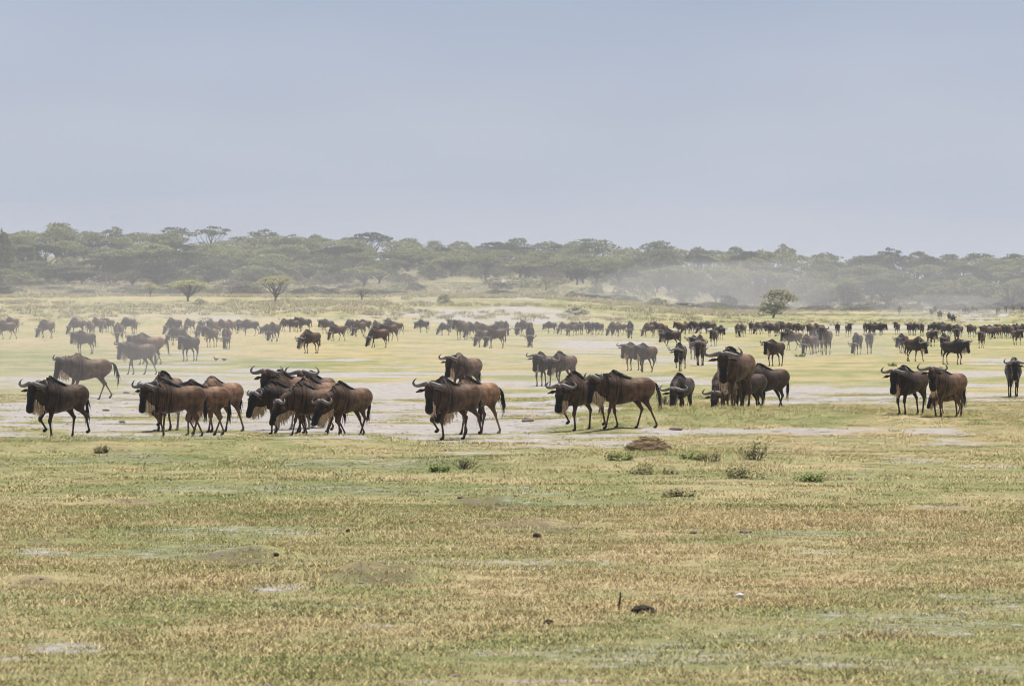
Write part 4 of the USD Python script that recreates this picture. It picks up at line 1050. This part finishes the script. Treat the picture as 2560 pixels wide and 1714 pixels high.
for px, top, dd, wide, kind, tint, label, cat in SINGLE:
    d = -float(dd) if dd < 0 else min(float(on_ground(px, dd)[1]), 840.0)
    x = at_depth(px, d)
    tall = (EYE_Z + (HORIZON - top) / F_PX * d) - float(height(x, d))
    plant_tree("acacia_tree" if cat == "tree" else "thorn_shrub", kind, tint, x, d, wide / F_PX * d * 1.05, float(np.clip(tall, 0.7, 11)), label, cat)

# the lone round tree on the plain: one trunk forking into a dark upper crown and a yellow-green lower one
_d = 655.0
_x = at_depth(1934, _d)
_lone = xform("acacia_tree", (_x, _d, float(height(_x, _d)) - 0.1))
tag(_lone, "lone round tree with dark upper and pale lower crown out on the plain", "tree")
_lp = str(_lone.GetPath())
_lr = np.random.default_rng(8)
_up = [(1.3, 0.2, 3.3, 1.1, 0.55), (0.2, 0.3, 3.4, 1.0, 0.5), (2.3, -0.2, 2.6, 1.05, 0.6), (-0.7, 0.3, 2.9, 1.0, 0.5), (1.7, 0.0, 2.5, 1.1, 0.6), (0.6, 0.8, 3.0, 1.1, 0.5)]
_lo = [(-0.3, -0.9, 2.0, 1.1, 0.7), (0.6, -1.0, 1.8, 1.0, 0.7), (-1.1, -0.6, 1.4, 1.0, 0.7), (-0.4, -1.0, 1.0, 1.0, 0.7), (0.9, -0.9, 1.1, 0.8, 0.6), (-1.6, -0.5, 0.8, 0.9, 0.6), (0.2, -0.8, 0.6, 0.8, 0.4)]
put("trunk", joined([limb(_lr, (0, 0, -0.2), (0.1, 0.1, 0.9), 0.16, 0.13)] + [limb(_lr, (0.1, 0.1, 0.8), c[:3], 0.10, 0.03) for c in _up + _lo]), BARK, _lp)
put("crown", leaf_cloud(_lr, [(c[:3], c[3], c[4]) for c in _up], 120, 0.15), LEAF["pale"], _lp, smooth=False)
put("lower_crown", leaf_cloud(_lr, [(c[:3], c[3], c[4]) for c in _lo], 130, 0.15), LEAF["straw"], _lp, smooth=False)

# the woods between, thinning towards the plain; each is told apart by the named tree it stands below
WORDS = {"umbrella": "flat acacia", "dome": "rounded acacia", "thin": "open acacia"}
TINTW = {"olive": "olive", "mid": "dull green", "dark": "dark"}


def below(u):
    return SHORT[int(np.argmin([abs(s[0] - u) for s in SKYLINE]))]


for d0 in np.arange(940, 1390, 44.0):
    step = 8.6 + 0.004 * (d0 - 955)
    half = 0.5 * W_PX / F_PX * d0 * 1.10
    for x0 in np.arange(-half, half, step):
        x, d = x0 + _tr.uniform(-0.4, 0.4) * step, d0 + _tr.uniform(-16, 16)
        u = x / d * F_PX + W_PX / 2
        front = float(smoothstep(1120, 960, d))
        dense = 1 - front * (0.95 * smoothstep(900, 1100, u) * smoothstep(1950, 1750, u) + 0.1)
        if _tr.random() > dense * 0.95:
            continue
        darkish = 0.22 + 0.55 * smoothstep(750, 450, u) * front + 0.25 * smoothstep(1700, 1950, u)
        tint = "dark" if _tr.random() < darkish * 0.5 else "mid" if _tr.random() < 0.30 + darkish * 0.5 else "olive"
        kind = ("umbrella", "umbrella", "umbrella", "dome", "umbrella", "thin")[int(_tr.integers(0, 6))]
        if kind == "thin" and (tint == "dark" or front > 0.3):
            kind = "dome"
        tall = _tr.uniform(4.2, 6.4) - 1.5 * front + 1.5 * float(smoothstep(1200, 1330, d)) + 0.6 * float(smoothstep(1600, 1750, u))
        wide = _tr.uniform(8.5, 13.5) * (1 - 0.25 * front)
        if d > 1240:                                            # the deep rows close the gaps under the skyline
            row = np.interp(u, [s[0] for s in SKYLINE], [s[1] for s in SKYLINE]) + _tr.uniform(7, 26)
            tall = float(np.clip(EYE_Z + (HORIZON - row) / F_PX * d - float(height(x, d)), 4.2, 10.5))
        deep = "front" if d < 1110 else "middle" if d < 1260 else "back"
        plant_tree("acacia_tree", kind, tint, x, d, wide, tall, f"{TINTW[tint]} {WORDS[kind]} in the {deep} rows below the {below(u)}", "tree", f"{TINTW[tint]} {WORDS[kind]}s, {deep} rows below the {below(u)}")
# bushes that fill the gaps between the trees
for i in range(280):
    d = 940 + 440 * _tr.random() ** 0.9
    x = _tr.uniform(-0.54, 0.54) * W_PX / F_PX * d
    u = x / d * F_PX + W_PX / 2
    if d < 1080 and 1050 < u < 1760 and _tr.random() < 0.6:
        continue
    tint = ("mid", "olive", "olive", "bare", "mid", "dark" if u < 760 or u > 1750 else "olive")[int(_tr.integers(0, 6))]
    tw = {"mid": "dull green", "dark": "dark", "bare": "grey leafless", "olive": "olive"}[tint]
    deep = "front" if d < 1110 else "middle" if d < 1260 else "back"
    plant_tree("bush", "scrub", tint, x, d, _tr.uniform(5.0, 9.5), _tr.uniform(2.4, 4.0), f"{tw} bush in the {deep} rows below the {below(u)}", "bush", f"{tw} bushes, {deep} rows below the {below(u)}")
# thickets at the foot of the woods
for i in range(260):
    d = _tr.uniform(790, 1080) if i % 3 else _tr.uniform(860, 950)
    u = _tr.uniform(-40, 2600)
    x = at_depth(u, d)
    tint = ("mid", "dark", "bare", "olive", "bare", "dark")[int(_tr.integers(0, 6))]
    if 1000 < u < 1760 and _tr.random() < 0.55:
        continue
    tw = {"mid": "dull green", "dark": "dark", "bare": "grey leafless", "olive": "olive"}[tint]
    edge_of = "outer" if d < 940 else "inner"
    plant_tree("thorn_shrub", "scrub", tint, x, d, _tr.uniform(2.5, 8.0), _tr.uniform(1.3, 3.8) * (1 if d > 930 else 0.55), f"{tw} shrub, {edge_of} foot of the woods below the {below(u)}", "shrub", f"{tw} thorn shrubs, {edge_of} foot of the woods below the {below(u)}")

# ------------------------------------------------------------------ plants, stones and dung of the plain
def twig_bush(rng, wide, tall, n, r0=0.006, leaves=0, leaf=0.02):
    wood, lv = [], []
    for _ in range(n):
        a, q = rng.uniform(0, 6.283), rng.random() ** 0.6
        top = np.array([wide / 2 * q * math.cos(a), wide / 2 * q * math.sin(a), tall * rng.uniform(0.55, 1.0) * (1 - 0.45 * q * q)])
        base = np.array([top[0] * 0.25, top[1] * 0.25, -0.03])
        wood.append(limb(rng, base, top, r0, r0 * 0.35, 5, 0.25))
        for _ in range(3):
            t = rng.uniform(0.4, 0.9)
            s = base + (top - base) * t
            wood.append(limb(rng, s, s + rng.normal(0, 0.16 * tall, 3) + (0, 0, 0.14 * tall), r0 * 0.6, r0 * 0.25, 4, 0.2))
        for _ in range(leaves):
            t = rng.uniform(0.35, 1.0)
            lv.append(base + (top - base) * t + rng.normal(0, 0.05 * wide, 3))
    crown = None
    if lv:
        vs, fs = [], []
        for k, p in enumerate(lv):
            nrm = rng.normal(0, 0.6, 3) + (0, 0, 1)
            nrm /= np.linalg.norm(nrm)
            t = np.cross(nrm, rng.normal(0, 1, 3))
            t /= np.linalg.norm(t)
            s = leaf * rng.uniform(0.6, 1.4)
            b = np.cross(nrm, t) * 0.6
            vs += [p - t * s, p - b * s, p + t * s, p + b * s]
            fs += [[4 * k, 4 * k + 1, 4 * k + 2], [4 * k, 4 * k + 2, 4 * k + 3]]
        crown = (np.array(vs), np.array(fs))
    return joined(wood), crown


TWIG = plain("dry_twig", [(0.3, (0.060, 0.044, 0.034)), (0.7, (0.130, 0.098, 0.074))], 6.0, 0.9, 0.1)
FRESH = leaf_material("fresh_herb_leaves", [(0.2, (0.170, 0.210, 0.080)), (0.5, (0.235, 0.270, 0.105)), (0.8, (0.310, 0.320, 0.145))])
SAGE = leaf_material("dull_herb_leaves", [(0.2, (0.200, 0.185, 0.095)), (0.5, (0.280, 0.250, 0.140)), (0.8, (0.360, 0.310, 0.185))])
_pr = np.random.default_rng(21)
# column, base row, width px, height px, leaf material (None: bare twigs), label
PLANTS = [(1888, 1150, 96, 48, SAGE, "dark twiggy dwarf shrub standing highest on the knoll right of centre"),
          (1790, 1152, 110, 30, SAGE, "low grey-green dwarf shrub left of the dark twiggy one"),
          (1090, 1180, 86, 28, FRESH, "bright green herb patch below the black blazed walker"),
          (1165, 1172, 90, 40, None, "reddish leafless twig plant right of the bright green herb patch"),
          (1560, 1150, 110, 22, FRESH, "fresh green herb cushion on the left shoulder of the knoll"),
          (1720, 1148, 90, 20, FRESH, "fresh green herb cushion on top of the knoll"),
          (1640, 1185, 150, 22, SAGE, "grey dwarf shrub mat on the near slope of the knoll"),
          (1850, 1196, 200, 26, SAGE, "long dull dwarf shrub mat along the foot of the knoll"),
          (2030, 1204, 110, 24, FRESH, "small green herb clump at the right foot of the knoll"),
          (1664, 1012, 40, 34, None, "fan of dry twigs in front of the wildebeest with one drooping ear"),
          (250, 1132, 90, 22, SAGE, "flat dark herb mat on the left bank"),
          
          (1690, 1242, 110, 18, SAGE, "low olive herb patch below the grey dwarf shrub mat"),
          
           
          (2230, 915, 34, 10, FRESH, "little green bush on the yellow grass beyond the right-hand pair"),
          (2000, 892, 40, 8, FRESH, "green grass clump on the far yellow grass")]
for px, py, wpx, hpx, mat, label in PLANTS:
    p = on_ground(px, py)
    m = F_PX / p[1]
    w, t = wpx / m, hpx / m * (1.0 if px == 1888 else 0.75)
    wood, crown = twig_bush(_pr, w, t, 30 if mat is None else (16 if px == 1888 else 6), 0.0055 if mat is None or px == 1888 else 0.004, 0 if mat is None else (24 if px == 1888 else 90), 0.026 * (0.6 + 0.4 * w))
    x = xform("dwarf_shrub", (p[0], p[1], p[2]))
    tag(x, label, "plant")
    put("stem", wood, TWIG, str(x.GetPath()))
    if crown is not None:
        fm = put("foliage", crown, mat, str(x.GetPath()), smooth=False)
        nv = _pr.normal(0, 0.45, (len(crown[0]), 3)) + (0, 0, 1)
        fm.CreateNormalsAttr(Vt.Vec3fArray.FromNumpy((nv / np.linalg.norm(nv, axis=1)[:, None]).astype(np.float32)))
        fm.SetNormalsInterpolation("vertex")


def lump(rng, sx, sy, sz, rough=0.35):
    s = trimesh.creation.icosphere(3, 1.0)
    v = np.array(s.vertices)
    v = v * (1 + rough * (meshkit.fbm(v * 2.2 + rng.uniform(0, 50), 3, 7) - 0.5)[:, None] * 2)
    return v * (sx, sy, sz), np.array(s.faces)


DUNG = plain("dung", [(0.3, (0.020, 0.015, 0.012)), (0.7, (0.055, 0.042, 0.033))], 20.0, 0.9, 0.1)
CLOD = plain("soil_clod", [(0.3, (0.130, 0.100, 0.074)), (0.7, (0.270, 0.225, 0.185))], 14.0, 0.95, 0.05)
WHITE_STONE = plain("white_stone", [(0.3, (0.55, 0.53, 0.50)), (0.7, (0.75, 0.73, 0.70))], 6.0, 0.8, 0.2)
DRY_STRAW = grass_material("straw_heap", [(0.2, (0.27, 0.19, 0.115)), (0.5, (0.40, 0.30, 0.19)), (0.8, (0.50, 0.40, 0.26))])
LUMPS = [(1342, 1344, 11, 9, DUNG, "dung_pile", "dark dung lump alone on the turf in the middle of the foreground", "dung"),
         (1608, 1532, 30, 15, DUNG, "dung_pile", "elongated black dung heap beside the upright stick", "dung"),
         (1850, 1493, 11, 8, WHITE_STONE, "stone", "small white stone in the yellow turf right of the stick", "stone"),
         (1372, 1560, 12, 8, DUNG, "dung_pile", "little dark dung lump left of the upright stick", "dung"),
         (870, 1330, 6, 6, DUNG, "dung_pile", "tiny dark dung speck on the turf left of centre", "dung"),
         (690, 1390, 8, 5, DUNG, "dung_pile", "tiny dark dung piece on the left turf", "dung"),
         (1865, 1332, 16, 6, CLOD, "soil_clod", "flat brown clod on the right turf", "clod"), (1735, 1334, 9, 6, CLOD, "soil_clod", "small brown clod left of the flat one on the right turf", "clod"),
         (1690, 1075, 16, 6, CLOD, "soil_clod", "crumbled earth heap on the pale soil below the bank", "clod"), (1320, 1054, 14, 8, CLOD, "soil_clod", "broken earth edge at the left end of the bank", "clod"),
         (316, 983, 8, 4, CLOD, "stone", "small stone on the pan right of the dark walker", "stone"), (306, 1057, 7, 5, CLOD, "stone", "brown stone on the pan left of the raised hoof", "stone"), (265, 1027, 9, 4, CLOD, "stone", "grey stone lying on the pan", "stone")]
for px, py, rx, ry, mat, name, label, cat in LUMPS:
    p = on_ground(px, py)
    m = F_PX / p[1]
    v, f = lump(_pr, rx / m, rx / m * 0.8, ry / m)
    o = put(name, (v + (p[0], p[1], p[2] + ry / m * 0.35), f), mat)
    tag(o, label, cat)
p = on_ground(1548, 1524)
m = F_PX / p[1]
o = put("stick", limb(_pr, (p[0], p[1], p[2] - 0.02), (p[0] + 0.01, p[1], p[2] + 44 / m), 3.2 / m, 2.2 / m, 7, 0.06), TWIG)
tag(o, "brown dead stick standing upright in the foreground turf", "stick")

# the heap of dead straw on the pale soil
p = on_ground(1620, 1124)
heap = []
for _ in range(420):
    a, q = _pr.uniform(0, 6.283), math.sqrt(_pr.random())
    c = np.array([0.40 * q * math.cos(a), 0.30 * q * math.sin(a), 0.17 * (1 - q * q) + _pr.normal(0, 0.030)])
    dd = _pr.normal(0, 1, 3) * (1, 1, 0.35)
    dd *= 0.075 / np.linalg.norm(dd)
    heap.append(tube([c - dd, c + dd * 0.2 + (0, 0, 0.008), c + dd], [0.005, 0.005, 0.003], 3))
x = xform("straw_heap", p)
tag(x, "low brown heap of dead straw on the pale soil below the bank", "straw heap")
put("straw", joined(heap), DRY_STRAW, str(x.GetPath()), smooth=False)
put("soil_core", tuple([lump(_pr, 0.38, 0.28, 0.15)[0], lump(_pr, 0.38, 0.28, 0.15)[1]]), DRY_STRAW, str(x.GetPath()))

# two ground birds
BIRD = plain("brown_feathers", [(0.3, (0.030, 0.020, 0.015)), (0.7, (0.085, 0.055, 0.038))], 20.0, 0.8, 0.2)
for px, py, turn_, label in ((540, 903, 200, "small dark brown bird with raised tail on the yellow grass, left one of two"), (560, 904, 160, "small dark brown bird with lowered head on the yellow grass, right one of two")):
    p = on_ground(px, py)
    fl = Flesh((-0.25, -0.1, -0.01), (0.22, 0.1, 0.30), 0.010)
    fl.bone((-0.05, 0, 0.12), (0.06, 0, 0.14), 0.055, 0.05, 0.9, k=0.03)
    fl.bone((-0.08, 0, 0.13), (-0.20, 0, 0.18 if px < 550 else 0.13), 0.03, 0.012, 1.2, k=0.03)
    hz = 0.235 if px < 550 else 0.17
    fl.bone((0.07, 0, 0.15), (0.11, 0, hz), 0.024, 0.018, 1, k=0.02)
    fl.bone((0.11, 0, hz), (0.13, 0, hz + 0.004), 0.025, 0.022, 1, k=0.01)
    fl.bone((0.13, 0, hz), (0.175, 0, hz - 0.012), 0.012, 0.005, 1, k=0.01)
    for s in (-1, 1):
        fl.bone((0.0, 0.025 * s, 0.10), (0.01, 0.025 * s, 0.0), 0.011, 0.009, 1, k=0.01)
    x = xform("bird", p, turn_, 0.85)
    tag(x, label, "bird", "birds on the yellow grass")
    put("body", surface_nets(fl.F, fl.lo, fl.h), BIRD, str(x.GetPath()))

# crumbs of earth where the turf is broken
cx, cy = sample_fan(16000, 30, 140)
ct = ground_tone(cx, cy, 0 * cx)
ok = _rng.random(len(cx)) < np.clip(ct[:, 2] * 0.9 + ct[:, 0] * 0.10 + 0.01, 0, 1)
cx, cy = cx[ok], cy[ok]
crumbs = []
for k in range(5):
    s = trimesh.creation.icosphere(1, 1.0)
    v = np.array(s.vertices) * (1 + 0.5 * (meshkit.noise(np.array(s.vertices) * 1.7 + k * 9, k)[:, None] - 0.5)) * (1, 0.8, 0.6)
    crumbs.append(((v, np.array(s.faces)), CLOD))
scatter("earth_crumbs", crumbs, np.stack([cx, cy, height(cx, cy) + 0.004], 1), _rng.uniform(0, 6.28, len(cx)), 0.010 + 0.026 * _rng.random(len(cx)) ** 3, _rng.integers(0, 5, len(cx)))

# taller green grass on the bank and the swelling, and rank dry grass far out before the woods
tall = [(tuft(_r, 0.22, 44, 0.13, 0.0055), GREEN_GRASS) for _ in range(3)] + [(tuft(_r, 0.22, 36, 0.14, 0.005), DRY_GRASS) for _ in range(2)]
gx, gy = sample_fan(16000, 78, 135)
tt = ground_tone(gx, gy, 0 * gx)
gpx, gpy = to_photo(gx, gy, 0 * gx)
crest = np.maximum.reduce([np.exp(-((gpx - 1760) / 330) ** 2 - ((gpy - 1040) / 26) ** 2), np.exp(-((gpx - 2330) / 300) ** 2 - ((gpy - 1048) / 10) ** 2), 0.6 * np.exp(-((gpx - 1740) / 230) ** 2 - ((gpy - 1165) / 30) ** 2), 0.25 * np.exp(-((gpx - 450) / 500) ** 2 - ((gpy - 1110) / 14) ** 2)])
ok = _rng.random(len(gx)) < crest * 0.8 * (1 - tt[:, 0])
gx, gy = gx[ok], gy[ok]
scatter("tall_grass", tall, np.stack([gx, gy, height(gx, gy)], 1), _rng.uniform(0, 6.28, len(gx)), _rng.uniform(0.35, 0.75, len(gx)), _rng.integers(0, 5, len(gx)))
RANK = grass_material("rank_dry_grass", [(0.2, (0.36, 0.335, 0.185)), (0.45, (0.40, 0.350, 0.230)), (0.7, (0.46, 0.390, 0.280)), (0.9, (0.33, 0.335, 0.175))])
rank = [(tuft(_r, 1.5, 70, 0.75, 0.045), RANK) for _ in range(4)]
rx_, ry_ = sample_fan(15000, 520, 1000)
ok = _rng.random(len(rx_)) < smoothstep(0.30, 0.62, meshkit.fbm(np.stack([rx_, ry_, 0 * rx_], -1) / 28.0, 3, 17)) * smoothstep(520, 700, ry_)
rx_, ry_ = rx_[ok], ry_[ok]
scatter("rank_grass", rank, np.stack([rx_, ry_, height(rx_, ry_)], 1), _rng.uniform(0, 6.28, len(rx_)), _rng.uniform(0.22, 0.70, len(rx_)) * (1 - 0.45 * smoothstep(25, 45, rx_)), _rng.integers(0, 4, len(rx_)))

HAZE = 0.00016
# ------------------------------------------------------------------ haze
def volume(name, density, color, aniso=0.2):
    return usdkit.material(stage, f"/World/Looks/{name}", {"v": ("principled_volume", {"density": density, "color": color, "anisotropy": aniso})}, [], volume="v.volume")


b = trimesh.creation.box([6000, 4000, 58.0])
b.apply_translation([0, 1200, 58.0 / 2 - 16.0])
h_ = put("haze", b, volume("haze_air", HAZE, (0.86, 0.88, 0.93)), smooth=False)
tag(h_, kind="stuff")

def dust(label, px, d, z, rx, ry, rz, density):
    """A low rounded bank of raised dust."""
    s = trimesh.creation.icosphere(4, 1.0)
    v = np.array(s.vertices)
    v = v * (1 + 0.30 * (meshkit.fbm(v * 1.7 + px * 0.01, 3, int(px)) - 0.5)[:, None]) * (rx, ry, rz) + (at_depth(px, d), d, z)
    o = put("dust", (v, np.array(s.faces)), volume(free_path("/World/Looks", "dust_air").split("/")[-1], density, (0.90, 0.86, 0.80), 0.3))
    tag(o, label, None, None, "stuff")


dust("dust hanging over the pan around the pale striding wildebeest", 260, 152, 1.0, 6.5, 26, 2.4, 0.0065)
dust("dust over the far grass on the left", 420, 300, 1.5, 22, 75, 5.0, 0.0003)
dust("dust around the hazy pair beyond the pan", 1320, 168, 0.8, 5.0, 24, 2.0, 0.0036)
dust("dust over the far grass in the middle", 1120, 360, 1.5, 16, 70, 4.0, 0.0006)
dust("dust raised behind the crest at right", 2180, 905, 3.0, 66, 42, 9.0, 0.0030)
dust("thin haze bank added to fade the far woods", 1100, 760, 5.0, 125, 150, 15.0, 0.0007)  # added volume that fades the woods like distance haze
dust("dust trailing left of the lone tree", 1780, 895, 4.0, 24, 36, 7.0, 0.0035)
dust("thin dust at the foot of the left woods", 420, 905, 6.0, 60, 38, 6.0, 0.0006)

for px, py, rx, rz, k, where in ((520, 1078, 0.9, 0.35, 0.10, "kicked up at the hooves of the tan wildebeest"), (1215, 1086, 0.7, 0.28, 0.13, "kicked up behind the black blazed walker"), (700, 1080, 1.2, 0.30, 0.06, "at the hooves of the tight group"), (1750, 912, 2.4, 0.7, 0.035, "around the head-on walkers' hooves"), (2100, 888, 3.5, 0.9, 0.03, "around the hooves of the far bunch"), (2360, 800, 9.0, 2.2, 0.014, "trailing the column on the crest")):
    q = on_ground(px, py)
    dust("little dust " + where, px, q[1] + 1.0, q[2] + rz * 0.5, rx, rx * 1.3, rz, k)
